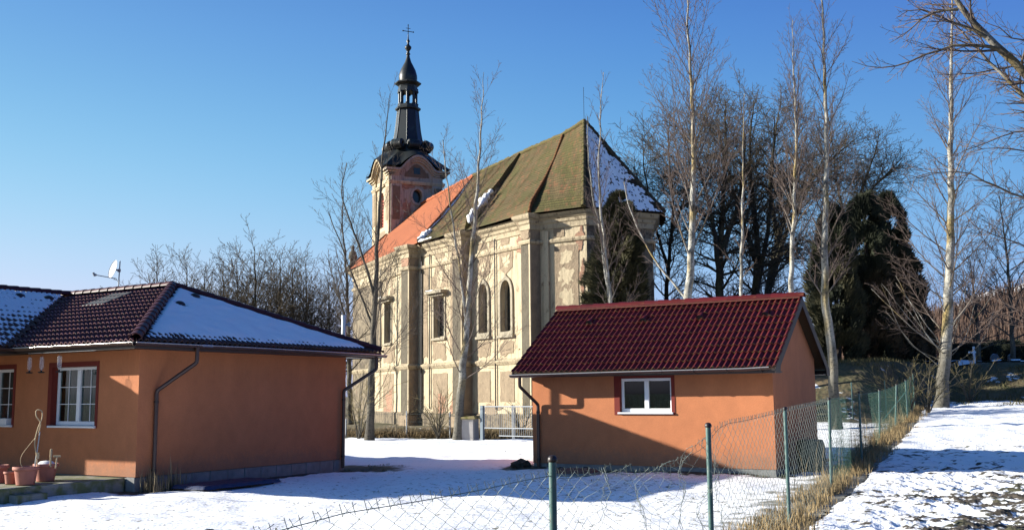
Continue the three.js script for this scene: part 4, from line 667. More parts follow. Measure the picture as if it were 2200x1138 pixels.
  part(hatch, 'hatch_lid', bbox(-0.03, 0.83, -0.03, 1.02, 0.151, 0.19, 0.01).applyMatrix4(hm), std({ color: rgb(0.11, 0.11, 0.1), roughness: 0.55 }));
  part(hatch, 'flashing', bbox(-0.05, 0.85, -0.09, -0.031, 0.05, 0.18, 0.008).applyMatrix4(hm), std({ color: rgb(0.3, 0.26, 0.18), roughness: 0.6 }));
  // steel flue at the far corner, with a side branch
  const fp = toHouse(atZ(738, 715, 27.6)), fy = toHouse(atZ(738, 677, 27.6)).y;
  const fl = part(house, 'flue', [rodGeo(V(fp.x, 3.1, fp.z), V(fp.x, fy - 0.1, fp.z), 0.068, 14), rodGeo(V(fp.x, fy - 0.1, fp.z), V(fp.x, fy, fp.z), 0.075, 14)], M.steel, 'bright steel flue');
  const dir = V(0.52, 0, 0.86).applyAxisAngle(V(0, 1, 0), 0.0), tp = V(fp.x, fy - 0.26, fp.z); part(fl, 'flue_branch', [rodGeo(tp, tp.clone().addScaledVector(dir, 0.14), 0.035, 10), rodGeo(tp.clone().addScaledVector(dir, 0.14).add(V(0, -0.05, 0)), tp.clone().addScaledVector(dir, 0.14).add(V(0, 0.07, 0)), 0.035, 10)], M.galv);
  part(house, 'porch_rail', join([box(-0.66, -0.63, WT - 0.025, WT - 0.0, -2.9, -0.6)]), M.white);
}
{ // terrace slab along the left wall
  const g = join([bbox(-7.5, -0.002, -0.3, 0.25, -3.2, -0.32, 0.015), bbox(-7.5, -0.002, -0.3, 0.249, -9.5, -3.21, 0.015), bbox(-2.6, -1.95, -0.3, 0.12, -0.315, -0.05, 0.02)]);
  g.applyMatrix4(house.matrixWorld); struct('terrace', g, M.mossConcrete);
}

// ---------------------------------------------------------------- things on and round the bungalow
{
  const at = (x, y, z) => house.localToWorld(V(x, y, z));
  { // dish on its mast
    const b = at(3.32, 4.72, -5.16), t = thing('satellite_dish', 'white satellite dish on a thin mast at the bungalow roof ridge', 'satellite dish', undefined, b.toArray());
    part(t, 'mast', [rodGeo(V(0, -0.35, 0), V(0.03, 0.86, 0), 0.016, 8), bbox(-0.05, 0.05, -0.04, 0.08, -0.05, 0.05, 0.01)], M.galv);
    const prof = []; for (let i = 0; i <= 10; i++) { const r = 0.3 * i / 10; prof.push([r, r * r * 0.62]); } prof.push([0.305, 0.062], [0.295, 0.068]);
    const d = lathe(prof, 28); d.scale(1, 1, 1.0);
    const axis = V(-0.72, 0.25, 0.65).normalize(), m = new THREE.Matrix4().makeRotationFromQuaternion(new THREE.Quaternion().setFromUnitVectors(V(0, 1, 0), axis)).setPosition(-0.1, 0.62, 0.02);
    part(t, 'dish', d.scale(0.85, 0.85, 0.85).applyMatrix4(m), std({ color: rgb(0.75, 0.74, 0.72), roughness: 0.4 }));
    part(t, 'bracket', [rodGeo(V(0.02, 0.6, 0), V(-0.1, 0.62, 0.02), 0.02, 8), bbox(-0.02, 0.05, 0.56, 0.64, -0.035, 0.035, 0.008)], M.galv);
    part(t, 'feed_arm', rodGeo(V(-0.07, 0.38, 0.02), V(-0.56, 0.47, 0.13), 0.013, 6), M.galv);
    part(t, 'feed_horn', [rodGeo(V(-0.58, 0.44, 0.13), V(-0.62, 0.53, 0.14), 0.03, 10), new THREE.SphereGeometry(0.035, 8, 6).translate(-0.56, 0.47, 0.13)], M.galv);
  }
  // bottles hung under the eave as bird feeders
  const labels = ['clear plastic bottle feeder hanging before the window, nearest the house corner', 'clear plastic bottle hanging under the eave, middle of three', 'clear plastic bottle hanging under the eave, farthest from the house corner'];
  [-1.74, -2.36, -2.79].forEach((z, i) => {
    const p = at(-0.68, 2.5, z), t = thing('hanging_bottle', labels[i], 'bottle', 'bottles hung under the eave', p.toArray());
    part(t, 'bottle_body', lathe([[0.001, 0.33], [0.03, 0.325], [0.045, 0.3], [0.047, 0.22], [0.043, 0.2], [0.047, 0.18], [0.047, 0.09], [0.035, 0.05], [0.016, 0.02], [0.016, 0.0]], 14), M.plasticClear);
    part(t, 'tray', lathe([[0.0, -0.03], [0.055, -0.03], [0.075, -0.01], [0.07, -0.004], [0.02, 0.0], [0.02, 0.03]], 14), M.dark);
    part(t, 'string', rodGeo(V(0, 0.32, 0), V(0, 0.44, 0), 0.004, 4), M.dark);
  });
  // flower pots on the terrace edge
  const pot = (r, h) => [lathe([[0, 0.0], [r * 0.68, 0.0], [r * 0.72, 0.02], [r * 0.9, h * 0.8], [r * 1.02, h * 0.81], [r * 1.05, h * 0.86], [r * 1.05, h * 0.98], [r * 1.0, h], [r * 0.92, h], [r * 0.88, h * 0.9], [0, h * 0.88]], 24)];
  const mk = (px, py, r, h, label, soilMat) => { const p = atY(px, py, 0.0), t = thing('flower_pot', label, 'flower pot', undefined, [p.x, 0.0, p.z]); part(t, 'pot', pot(r, h), M.terracotta); part(t, soilMat === M.snow ? 'snow_cap' : 'soil', lathe([[0.001, h * 0.88 + (soilMat === M.snow ? 0.1 : 0.03)], [r * 0.5, h * 0.88 + (soilMat === M.snow ? 0.085 : 0.02)], [r * 0.9, h * 0.885]], 18), soilMat); return t; };
  const p1 = mk(53, 1042, 0.235, 0.36, 'large terracotta pot with a dry vine on a stick, on the terrace edge', M.soil);
  mk(96, 1034, 0.235, 0.36, 'large terracotta pot capped with snow and two cut stakes', M.snow); mk(21, 1040, 0.13, 0.25, 'small orange terracotta pot beside a bigger pot', M.soil); mk(-8, 1038, 0.2, 0.36, 'terracotta pot cut off by the left edge of the photo', M.soil);
  { const b = p1.position, t = thing('dry_vine', 'dry curled vine tied to a stick in a terracotta pot', 'plant', undefined, [b.x + 0.12, 0.3, b.z - 0.05]);
    part(t, 'stick', [rodGeo(V(0.02, 0, 0), V(0.09, 0.72, 0), 0.012, 6)], M.galv); part(t, 'stem', tubeGeo([V(0.1, 0, 0.03), V(0.06, 0.25, 0.02), V(0.0, 0.5, 0), V(0.06, 0.8, 0.02), V(0.12, 1.0, 0), V(0.1, 1.13, 0), V(0.0, 1.14, 0), V(0.02, 1.02, 0.03), V(0.09, 0.9, 0), V(0.07, 0.7, 0)], 0.011, 5, 50), M.wood);
    part(t, 'tendril', tubeGeo([V(0.0, 0.6, 0), V(-0.12, 0.45, 0), V(-0.24, 0.25, 0.02), V(-0.25, 0.1, 0), V(-0.14, -0.05, 0)], 0.006, 4, 30), M.wood); part(t, 'tag', bbox(0.06, 0.12, 0.2, 0.32, 0.035, 0.05, 0.004), M.wood); }
  [[107, 1003, 0.36, 0.025, 'tall cut stake standing in the snow-capped pot'], [118, 1006, 0.22, 0.018, 'short stake with a cross piece in the snow-capped pot']].forEach(([px, py, h, r, label], i) => { const p = atY(px, py, 0.3); const t = thing('stake', label, 'stake', undefined, [p.x, 0.3, p.z]); part(t, 'pole', rodGeo(V(0, 0, 0), V(0.02 * i, h, 0), r * 0.8, 8), M.wood); part(t, i ? 'cross_piece' : 'sleeve', i ? bbox(-0.05, 0.09, h, h + 0.035, -0.015, 0.015, 0.004) : rodGeo(V(0, h * 0.55, 0), V(0, h * 0.92, 0), r, 8), M.wood); });
  { // boards under a blue sheet by the wall
    const t = thing('board_stack', 'low stack of boards under a dark blue sheet by the shaded wall', 'boards', undefined, at(0.45, 0, 0.55).toArray(), HOUSE.a);
    for (let i = 0; i < 5; i++) part(t, 'board', bbox(0.1 + 0.08 * (i % 2), 2.15 - 0.1 * (i % 3), 0.0 + 0.0 * i, 0.07, 0.02 + i * 0.19, 0.19 + i * 0.19, 0.008), M.darkwood);
    part(t, 'sheet', (() => { const g = sheet(40, 16, (i, j) => { const x = i / 40 * 2.25, z = j / 16 * 1.06 - 0.03, e = Math.min(x, 2.25 - x, z + 0.03, 1.03 - z); return [x, 0.1 + 0.012 * n2(x * 4, z * 6) - 0.07 * sstep(0.07, 0, e), z, x, z]; }); const ix = g.index.array; for (let k = 0; k < ix.length; k += 3) { const a = ix[k]; ix[k] = ix[k + 1]; ix[k + 1] = a; } g.computeVertexNormals(); return g; })(), M.tarp);
  }
}

// ---------------------------------------------------------------- the shed in the middle (x along its sunlit front wall, z out of it)
const shed = thing('garden_shed', 'terracotta rendered garden shed with glossy dark red tiled gable roof', 'shed', undefined, [SHED.o[0], SHED.y, SHED.o[1]], SHED.a);
shed.updateMatrixWorld(true);
{
  const rnd = RNG(9), LX = 6.53, DZ = -4.212, SB = 0.2, WT = 2.47, OV = 0.64, GE = 0.24, ZR = DZ / 2, EY = 2.6, RY = 4.44;
  part(shed, 'plinth', box(0.015, LX - 0.015, -0.2, SB - 0.003, DZ + 0.015, -0.015), M.concrete);
  const w = { x0: 2.56, x1: 3.97, y0: 1.49, y1: 2.4 };
  const front = poly([[0, SB], [LX, SB], [LX, WT], [0, WT]]), h = new THREE.Path(), X0 = LX - w.x1, X1 = LX - w.x0; h.moveTo(X0, w.y0); h.lineTo(X0, w.y1); h.lineTo(X1, w.y1); h.lineTo(X1, w.y0); h.closePath(); front.holes.push(h);
  { const g = new THREE.ExtrudeGeometry(front, { depth: 0.3, bevelEnabled: false }); g.translate(0, 0, -0.3); part(shed, 'wall', metric(g), M.stucco); }
  part(shed, 'wall', box(0, LX, SB, WT, DZ, DZ + 0.3), M.stucco);
  const slope = (RY - EY) / (OV - ZR), topAt = (z) => EY - 0.14 + slope * (z < ZR ? OV - (2 * ZR - z) : OV - z);
  const gab = poly([[0.302, SB], [-DZ - 0.302, SB], [-DZ - 0.302, Math.max(WT, 0)], [-DZ - 0.302, topAt(DZ + 0.302)], [-ZR, topAt(ZR)], [0.302, topAt(-0.302)]]);
  for (const x of [0, LX - 0.3]) { const g = new THREE.ExtrudeGeometry(gab, { depth: 0.3, bevelEnabled: false }); metric(g); g.applyMatrix4(new THREE.Matrix4().makeBasis(V(0, 0, -1), V(0, 1, 0), V(1, 0, 0))); g.translate(x, 0, 0); part(shed, 'wall', g, M.stucco); }
  // the gable corners above the long walls
  for (const x of [0, LX - 0.3]) for (const s of [0, 1]) { const z0 = s ? DZ : -0.301, z1 = s ? DZ + 0.301 : 0, g = new THREE.ExtrudeGeometry(poly([[-z1, WT + 0.002], [-z0, WT + 0.002], [-z0, Math.max(WT + 0.01, topAt(z0))], [-z1, Math.max(WT + 0.01, topAt(z1))]]), { depth: 0.3, bevelEnabled: false }); metric(g); g.applyMatrix4(new THREE.Matrix4().makeBasis(V(0, 0, -1), V(0, 1, 0), V(1, 0, 0))); g.translate(x, 0, 0); part(shed, 'wall', g, M.stucco); }
  part(shed, 'room_floor', box(0.302, LX - 0.302, 0.05, 0.15, DZ + 0.302, -0.302), M.concrete); part(shed, 'room_partition', box(0.31, LX - 0.31, 0.16, WT - 0.11, -0.9, -0.82), M.dark); part(shed, 'room_ceiling', box(0.302, LX - 0.302, WT - 0.1, WT - 0.02, DZ + 0.302, -0.302), M.darkwood);  // dark partition added close behind the window so the room reads unlit
  const I = new THREE.Matrix4(), s = poly([[X0 - 0.15, w.y0 - 0.02], [X1 + 0.09, w.y0 - 0.02], [X1 + 0.09, WT - 0.01], [X0 - 0.15, WT - 0.01]]), h2 = new THREE.Path(); h2.moveTo(X0, w.y0); h2.lineTo(X0, w.y1); h2.lineTo(X1, w.y1); h2.lineTo(X1, w.y0); h2.closePath(); s.holes.push(h2);
  part(shed, 'window_surround', extr(s, 0.012, 0.001), M.redPaint);
  part(shed, 'window_reveal', join([box(X0 - 0.01, X0 + 0.004, w.y0, w.y1, -0.12, 0.008), box(X1 - 0.004, X1 + 0.01, w.y0, w.y1, -0.12, 0.008), box(X0 + 0.005, X1 - 0.005, w.y1 - 0.004, w.y1 + 0.01, -0.12, 0.008)]), M.redPaint);
  casement(shed, X0 + 0.006, X1 - 0.006, w.y0 + 0.05, w.y1 - 0.005, -0.1, I, { curtain: [w.y0 + 0.06, w.y0 + 0.5], curtainMat: std({ map: tex(128, (u, v) => { const k = 0.6 + 0.6 * Math.abs(wrapF(u, v, 6, 4, 2)); return [0.1 * k, 0.15 * k, 0.12 * k]; }), roughness: 1 }) });
  // eaves
  const F = OV - 0.06;
  part(shed, 'soffit', join([box(-GE, LX + GE, WT, WT + 0.03, 0.003, F), box(-GE, LX + GE, WT, WT + 0.03, DZ - F, DZ - 0.003)]), M.brown);
  part(shed, 'fascia', join([box(-GE, LX + GE, WT - 0.02, EY, F + 0.001, F + 0.028), box(-GE, LX + GE, WT - 0.02, EY, DZ - F - 0.028, DZ - F - 0.001)]), M.brown);
  for (const x of [-GE - 0.03, LX + GE + 0.003]) { // barge boards and the boarding under the verge
    const rise = (z) => EY + 0.02 + slope * (z < ZR ? OV - (2 * ZR - z) : OV - z), pts = [[-(OV), rise(OV) - 0.02], [-ZR, rise(ZR) + 0.0], [-(2 * ZR - OV), rise(OV) - 0.02], [-(2 * ZR - OV), WT - 0.02], [-(2 * ZR - 0.28), WT - 0.02], [-(2 * ZR - 0.22), rise(0.22) - 0.27], [-ZR, rise(ZR) - 0.26], [-0.22, rise(0.22) - 0.27], [-0.28, WT - 0.02], [-OV, WT - 0.02]];
    const g = new THREE.ExtrudeGeometry(poly(pts), { depth: 0.027, bevelEnabled: false }); metric(g); g.applyMatrix4(new THREE.Matrix4().makeBasis(V(0, 0, -1), V(0, 1, 0), V(1, 0, 0))); g.translate(x, 0, 0); part(shed, 'barge_board', g, M.brown);
  }
  const G = OV + 0.02, GY = 2.55;
  const gut = part(shed, 'gutter', gutterGeo([V(-GE - 0.06, GY - 0.03, G), V(LX * 0.5, GY + 0.0, G), V(LX - 0.5, GY + 0.015, G), V(LX + GE - 0.12, GY + 0.04, G - 0.01)], 0.065), M.gutter);
  part(gut, 'gutter_lip', gutterLip([V(-GE - 0.06, GY - 0.03, G), V(LX * 0.5, GY + 0.0, G), V(LX - 0.5, GY + 0.015, G), V(LX + GE - 0.12, GY + 0.04, G - 0.01)], 0.066), M.lip);
  for (let i = 0; i < 9; i++) { const x = -0.1 + i * 0.82; part(gut, 'gutter_bracket', tubeGeo([V(x, GY + 0.05, G - 0.07), V(x, GY - 0.05, G - 0.05), V(x, GY - 0.07, G), V(x, GY - 0.04, G + 0.055), V(x, GY + 0.02, G + 0.072)], 0.009, 5, 14), M.brown); }
  downspout(shed, [V(-0.02, GY - 0.03, G), V(-0.02, 2.22, G), V(0.21, 1.74, 0.075), V(0.21, 0.05, 0.075)], 0.045);
  // roof
  const eu = V(0, RY - EY, ZR - OV).normalize(), run = Math.hypot(RY - EY, ZR - OV), fr = roofFrame(V(0, EY - 0.02, OV), V(1, 0, 0), eu), euB = V(0, RY - EY, OV - ZR).normalize();
  part(shed, 'roof_deck', [sheet(1, 1, (i, j) => { const p = fr.at(lerp(-GE, LX + GE, i), j * run, -0.02); return [p.x, p.y, p.z, i, j]; }), sheet(1, 1, (i, j) => [lerp(LX + GE, -GE, i), lerp(EY, RY, j) + 0.02, lerp(2 * ZR - OV, ZR, j), i, j])], M.darkwood);
  const vents = [1.1, 2.72, 4.32, 6.05];
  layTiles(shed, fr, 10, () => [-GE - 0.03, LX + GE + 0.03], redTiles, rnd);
  for (const x of vents) { // hooded vent tiles in the second course from the top
    const g = sheet(10, 8, (i, j) => { const t = i / 10 * Math.PI, b = j / 8 * 0.34, r = 0.1 * Math.pow(1 - j / 8, 0.6) + 0.002; return [Math.cos(t) * -r * 1.05, b, Math.sin(t) * r * 1.1 + 0.03, i / 10, j / 8]; });
    g.setAttribute('color', new THREE.Float32BufferAttribute(new Array(g.attributes.position.count * 3).fill(1), 3)); const v = part(shed, 'vent_tile', g, redTiles[0]); v.applyMatrix4(fr.m(x, 2.36, 0.02));
    const m = part(v, 'vent_mouth', new THREE.CircleGeometry(0.095, 12).rotateX(Math.PI / 2).translate(0, 0.02, 0.035), M.dark);
  }
  layCaps(shed, 'ridge_tile', V(-GE - 0.04, RY + 0.0, ZR), V(LX + GE + 0.04, RY + 0.0, ZR), 18, redTiles, rnd, 0.13, 0.9);
  part(shed, 'ridge_seal', tubeGeo([V(-GE, RY - 0.03, ZR + 0.13), V(LX / 2, RY - 0.03, ZR + 0.13), V(LX + GE, RY - 0.03, ZR + 0.13)], 0.022, 6, 20), std({ color: rgb(0.12, 0.035, 0.022) }));
}
{
  const p = atY(1232, 1021, -0.3), t = thing('tank_lid', 'low round concrete tank lid on the lawn before the shed', 'tank lid', undefined, [p.x, ground(p.x, p.z), p.z]);
  part(t, 'rim', metric(lathe([[0.0, 0.1], [0.62, 0.1], [0.66, 0.06], [0.66, -0.2]], 36)), M.concrete); part(t, 'cover', metric(lathe([[0.0, 0.16], [0.56, 0.155], [0.6, 0.13], [0.6, 0.104]], 36)), std({ color: rgb(0.13, 0.07, 0.055) }));
  for (const s of [-0.3, 0.3]) part(t, 'handle', tubeGeo([V(s - 0.06, 0.15, 0), V(s - 0.05, 0.2, 0), V(s + 0.05, 0.2, 0), V(s + 0.06, 0.15, 0)], 0.01, 5, 12), M.dark);
  const q = shed.localToWorld(V(6.53 + 0.5, 0, -1.3)), b = thing('water_butt', 'dark green water butt standing against the shaded shed gable', 'water butt', undefined, [q.x, ground(q.x, q.z), q.z]);
  const bm = std({ color: rgb(0.03, 0.05, 0.035), roughness: 0.6 }); part(b, 'barrel', metric(lathe([[0, 0], [0.3, 0], [0.34, 0.2], [0.345, 0.22], [0.35, 0.5], [0.355, 0.52], [0.33, 0.68], [0.29, 0.72]], 24)), bm); part(b, 'lid', metric(lathe([[0, 0.78], [0.28, 0.76], [0.31, 0.73], [0.31, 0.71]], 24)), bm);
  const k = shed.localToWorld(V(-0.3, 0, 0.15)), r = RNG(4), g = new THREE.IcosahedronGeometry(0.24, 3), pp = g.attributes.position; for (let i = 0; i < pp.count; i++) { const v = V(pp.getX(i), pp.getY(i), pp.getZ(i)), s = 1 + 0.35 * n3(v.x * 5, v.y * 5, v.z * 5) + 0.15 * n3(v.x * 14, v.y * 14, v.z * 14); pp.setXYZ(i, v.x * s, v.y * s * 0.6, v.z * s); } g.computeVertexNormals(); g.translate(k.x, ground(k.x, k.z) + 0.08, k.z);
  solo('soil_heap', metric(g), M.soil, 'dark heap of soil at the shed corner under the downpipe', 'soil heap');
}

// ---------------------------------------------------------------- trees
const BARK = {
  birch: (h, a, p) => { const low = sstep(4.4, 1.6, h + 0.8 * n3(p.x, p.y * 0.7, p.z)), n = n3(p.x * 3, p.y * 1.3, p.z * 3), scar = sstep(0.35, 0.6, n3(p.x * 2, p.y * 6.5, p.z * 2)), li = sstep(0.25, 0.6, n3(p.x * 1.3 + 7, p.y * 0.55, p.z * 1.3)) * sstep(1, 3, h); let c = mixc([0.42, 0.4, 0.345], [0.24, 0.22, 0.18], sstep(-0.2, 0.6, n)); c = mixc(c, [0.3, 0.2, 0.035], 0.75 * li); c = mixc(c, [0.05, 0.045, 0.04], 0.8 * scar); return mixc(c, [0.095, 0.085, 0.065], low * 0.9); },
  lichen: (h, a, p) => { const n = n3(p.x * 3, p.y * 3, p.z * 3), li = sstep(0.0, 0.5, n3(p.x * 1.7 + 7, p.y * 1.4, p.z * 1.7)); return mixc(mixc([0.085, 0.075, 0.06], [0.3, 0.28, 0.24], sstep(0.05, 0.6, n)), [0.17, 0.12, 0.03], 0.6 * li); },
  dark: (h, a, p) => { const n = n3(p.x * 2, p.y, p.z * 2); return mixc([0.05, 0.042, 0.03], [0.085, 0.075, 0.035], sstep(-0.2, 0.6, n)); },
  grey: (h, a, p) => { const n = n3(p.x * 2, p.y, p.z * 2); return mixc([0.06, 0.052, 0.04], [0.13, 0.112, 0.08], sstep(-0.3, 0.6, n)); },
};
const TWIG = { birch: [0.12, 0.085, 0.07], dark: [0.078, 0.058, 0.034], grey: [0.085, 0.068, 0.054], yellow: [0.2, 0.16, 0.07] };
const UPV = V(0, 1, 0);
function turn(d, ang, az) { // tilt d by ang in the direction az round it
  const s = Math.abs(d.y) < 0.95 ? V(0, 0, 0).crossVectors(d, UPV).normalize() : V(1, 0, 0), t = V(0, 0, 0).crossVectors(s, d);
  return d.clone().multiplyScalar(Math.cos(ang)).addScaledVector(s, Math.sin(ang) * Math.cos(az)).addScaledVector(t, Math.sin(ang) * Math.sin(az)).normalize();
}
// o.trunk: points of the stem; limbs grow from it between the heights o.from and o.to
function bareTree(name, label, o, group) {
  const rnd = RNG(o.seed), t = thing(name, label, 'tree', group, o.trunk[0].toArray()), base = o.trunk[0], bark = BARK[o.bark], twig = TWIG[o.twig ?? o.bark];
  const T = new Acc(), L = new Acc(), W = new Acc(), minR = o.minR ?? 0.0055;
  const stem = (pts, r0, r1, acc, sides, step) => {
    const c = new THREE.CatmullRomCurve3(pts.map((p) => p.clone().sub(base)), false, 'centripetal'), n = Math.max(4, Math.round(c.getLength() / step)), P = [], R = [];
    for (let i = 0; i <= n; i++) { const p = c.getPointAt(i / n), wob = 0.04 * Math.min(1, i); p.x += wob * n2(i * 0.22 * step * 3, o.seed); p.z += wob * n2(i * 0.22 * step * 3, o.seed + 9); P.push(p); R.push(lerp(r0, r1, Math.pow(i / n, 0.85)) + (i < 4 && acc === T ? r0 * 0.3 * Math.pow(1 - i / 4, 2) : 0)); }
    acc.tube(P, R, sides, (i, a, p) => bark(p.y, a, p.clone().addScaledVector(V(Math.cos(a), 0, Math.sin(a)), R[i]))); return { P, R };
  };
  const grow = (p0, d0, len, r0, lvl, trop) => {
    const seg = lvl === 1 ? Math.max(5, Math.round(len / 0.45)) : lvl === 2 ? Math.max(3, Math.round(len / 0.35)) : 2, P = [p0], R = [r0], d = d0.clone(), st = len / seg;
    for (let i = 1; i <= seg; i++) { const wig = o.wiggle ?? 0.16; d.x += wig * (rnd() - 0.5); d.z += wig * (rnd() - 0.5); d.y += wig * 0.7 * (rnd() - 0.5) + trop * st; d.normalize(); P.push(P[i - 1].clone().addScaledVector(d, st)); R.push(Math.max(minR, lerp(r0, minR, Math.pow(i / seg, 0.8)))); }
    const col = lvl === 1 ? (i, a, p) => { const k = clamp((R[Math.min(i, seg)] - 0.018) / 0.035, 0, 0.85); return mixc(twig, bark(4 + p.y, a, p), k); } : twig;
    (lvl === 1 ? L : W).tube(P, R, lvl === 1 ? 5 : 3, col);
    if (lvl >= (o.levels ?? 3)) return;
    const dens = (o.dens ?? [0, 4.2, 5.5, 5])[lvl], n = Math.round(len * dens * (0.8 + 0.4 * rnd()));
    for (let k = 0; k < n; k++) {
      const f = lerp(lvl === 1 ? (o.bare ?? 0.18) : 0.1, 1, (k + rnd() * 0.8) / n), x = Math.min(seg - 0.001, f * seg), i = Math.floor(x), p = P[i].clone().lerp(P[i + 1], x - i), dd = P[i + 1].clone().sub(P[i]).normalize();
      const cl = len * (o.child ?? 0.42) * (1.05 - 0.65 * f) * (0.6 + 0.7 * rnd()), az = k * 2.4 + rnd() * 1.5;
      if (cl < 0.08) continue;
      grow(p, turn(dd, (o.fork ?? 0.65) * (0.65 + 0.6 * rnd()), az), Math.min(cl, lvl === 1 ? 3.2 : 1.1), Math.max(minR, lerp(R[i], R[i + 1], x - i) * 0.55), lvl + 1, (o.trop ?? 0.12) * 0.8);
    }
  };
  const stems = [stem(o.trunk, o.r0, o.r1 ?? 0.02, T, 9, 0.22), ...(o.extra ?? []).map((e) => stem(e.pts, e.r0, e.r1 ?? 0.02, T, 7, 0.25))];
  stems.forEach((s, si) => {
    const n = si ? Math.round(o.limbs * (o.extra[si - 1].share ?? 0.5)) : o.limbs, H = s.P.length - 1, from = si ? (o.extra[si - 1].from ?? 0.3) : o.from;
    for (let k = 0; k < n; k++) {
      const f = lerp(from, 0.985, clamp((k + 2.2 * (rnd() - 0.3)) / n, 0, 1)), x = f * H, i = Math.min(H - 1, Math.floor(x)), p = s.P[i].clone().lerp(s.P[i + 1], x - i), r = s.R[i], u = (f - from) / (1 - from);
      const len = lerp(o.len[0], o.len[1], u) * (0.45 + 0.85 * rnd()) * (si ? o.extra[si - 1].len ?? 0.8 : 1), dd = s.P[Math.min(H, i + 1)].clone().sub(s.P[i]).normalize();
      let az = k * 2.399 + rnd() * 0.8; const ang = lerp(o.ang[0], o.ang[1], u) * (0.7 + 0.6 * rnd()) * D2R;
      grow(p, turn(dd, ang, az), len, clamp(r * (o.limbR ?? 0.42), minR, (o.limbMax ?? 0.09)), 1, o.trop ?? 0.12);
    }
  });
  for (const b of o.boughs ?? []) { // measured boughs
    const c = new THREE.CatmullRomCurve3(b.pts.map((p) => p.clone().sub(base)), false, 'centripetal'), n = Math.max(6, Math.round(c.getLength() / 0.3)), P = [], R = [];
    for (let i = 0; i <= n; i++) { const p = c.getPointAt(i / n); if (i) { p.x += 0.05 * (rnd() - 0.5); p.y += 0.05 * (rnd() - 0.5); p.z += 0.05 * (rnd() - 0.5); } P.push(p); R.push(lerp(b.r, minR, Math.pow(i / n, 0.9))); }
    L.tube(P, R, 7, (i, a, p) => mixc(twig, bark(4 + p.y, a, p), clamp((R[i] - 0.01) / 0.025, 0, 1)));
    const m = Math.round(c.getLength() * (b.dens ?? 10));
    for (let k = 0; k < m; k++) { const f = lerp(0.1, 1, (k + rnd()) / m), x = Math.min(n - 0.01, f * n), i = Math.floor(x), dd = P[i + 1].clone().sub(P[i]).normalize(); grow(P[i].clone(), turn(dd, 0.8 * (0.6 + 0.7 * rnd()), k * 2.4 + rnd()), (b.sub ?? 1.2) * (0.4 + 0.9 * rnd()) * (1.1 - 0.5 * f), Math.max(minR, R[i] * 0.5), 2, o.trop ?? 0.12); }
  }
  part(t, 'trunk', T.geo(), M.bark); if (L.k) part(t, 'limbs', L.geo(), M.bark); if (W.k) part(t, 'twigs', W.geo(), M.foliage).userData.kind = 'stuff';
  return t;
}
const G3 = (px, py, D) => { const p = atZ(px, py, D); p.y = ground(p.x, p.z) - 0.05; return p; };
const stemPx = (D, list) => { const p = list.map(([x, y, dz = 0]) => atZ(x, y, D + dz)); p[0].y = ground(p[0].x, p[0].z) - 0.06; return p; };

// pale-stemmed aspens round the lawn
bareTree('aspen_tree', 'slender aspen at the left corner of the church, behind the bungalow eave', { seed: 101, bark: 'grey', twig: 'grey', trunk: stemPx(45, [[793, 935], [798, 800], [806, 640], [812, 470], [824, 320], [838, 200]]), r0: 0.2, r1: 0.01, limbs: 30, from: 0.2, len: [3.8, 1.0], ang: [44, 24], limbMax: 0.026, limbR: 0.25, trop: 0.2,
  extra: [{ pts: [atZ(806, 640, 45), atZ(768, 520, 44.8), atZ(735, 420, 44.6), atZ(712, 330, 44.4)].map((p, i) => (i === 3 ? atZ(745, 350, 44.5) : p)), r0: 0.065, share: 0.45, from: 0.25 }, { pts: [atZ(800, 700, 45), atZ(760, 600, 45), atZ(722, 500, 45), atZ(706, 455, 45)], r0: 0.055, share: 0.35, from: 0.25 }] }, 'aspens along the lawn');
bareTree('aspen_tree', 'aspen with white upper stem and dark foot beside the grey meter box', { seed: 102, bark: 'birch', trunk: stemPx(44, [[984, 935], [992, 820], [1003, 690], [1016, 520], [1030, 330], [1040, 155]]), r0: 0.21, r1: 0.01, limbs: 36, from: 0.14, len: [4.2, 1.1], ang: [54, 24], limbMax: 0.028, limbR: 0.25, trop: 0.19,
  extra: [{ pts: [atZ(1003, 690, 44), atZ(985, 560, 43.7), atZ(965, 430, 43.4), atZ(952, 300, 43.2)], r0: 0.06, share: 0.4, from: 0.3 }] }, 'aspens along the lawn');
bareTree('aspen_tree', 'thin forked aspen in front of the yew, above the left end of the shed ridge', { seed: 103, bark: 'birch', trunk: stemPx(43, [[1318, 920], [1312, 660], [1299, 520], [1288, 400], [1290, 270], [1296, 155]]), r0: 0.13, r1: 0.012, limbs: 36, from: 0.3, len: [2.4, 0.7], ang: [38, 22], limbMax: 0.05, trop: 0.12,
  extra: [{ pts: [atZ(1313, 680, 43), atZ(1290, 500, 43.3), atZ(1268, 380, 43.4), atZ(1262, 250, 43.5)], r0: 0.07, share: 0.5, from: 0.2 }, { pts: [atZ(1480, 650, 40), atZ(1410, 560, 40.6), atZ(1362, 470, 41), atZ(1340, 390, 41.3)], r0: 0.055, share: 0.4, from: 0.2 }] }, 'aspens along the lawn');
bareTree('aspen_tree', 'tall aspen with a thick white stem rising behind the shed ridge', { seed: 104, bark: 'birch', trunk: stemPx(38, [[1470, 920], [1480, 640], [1488, 480], [1492, 330], [1486, 180], [1478, 60], [1478, -70]]), r0: 0.23, r1: 0.015, limbs: 44, from: 0.36, len: [4.4, 1.5], ang: [34, 24], limbMax: 0.04, limbR: 0.3, trop: 0.19 }, 'aspens along the lawn');
bareTree('aspen_tree', 'thin young aspen stem standing between the two dark limes behind the shed', { seed: 105, bark: 'birch', trunk: stemPx(46, [[1590, 910], [1592, 640], [1596, 480], [1598, 330], [1600, 200]]), r0: 0.13, r1: 0.012, limbs: 24, from: 0.4, len: [1.6, 0.5], ang: [38, 24], limbMax: 0.04 }, 'aspens along the lawn');
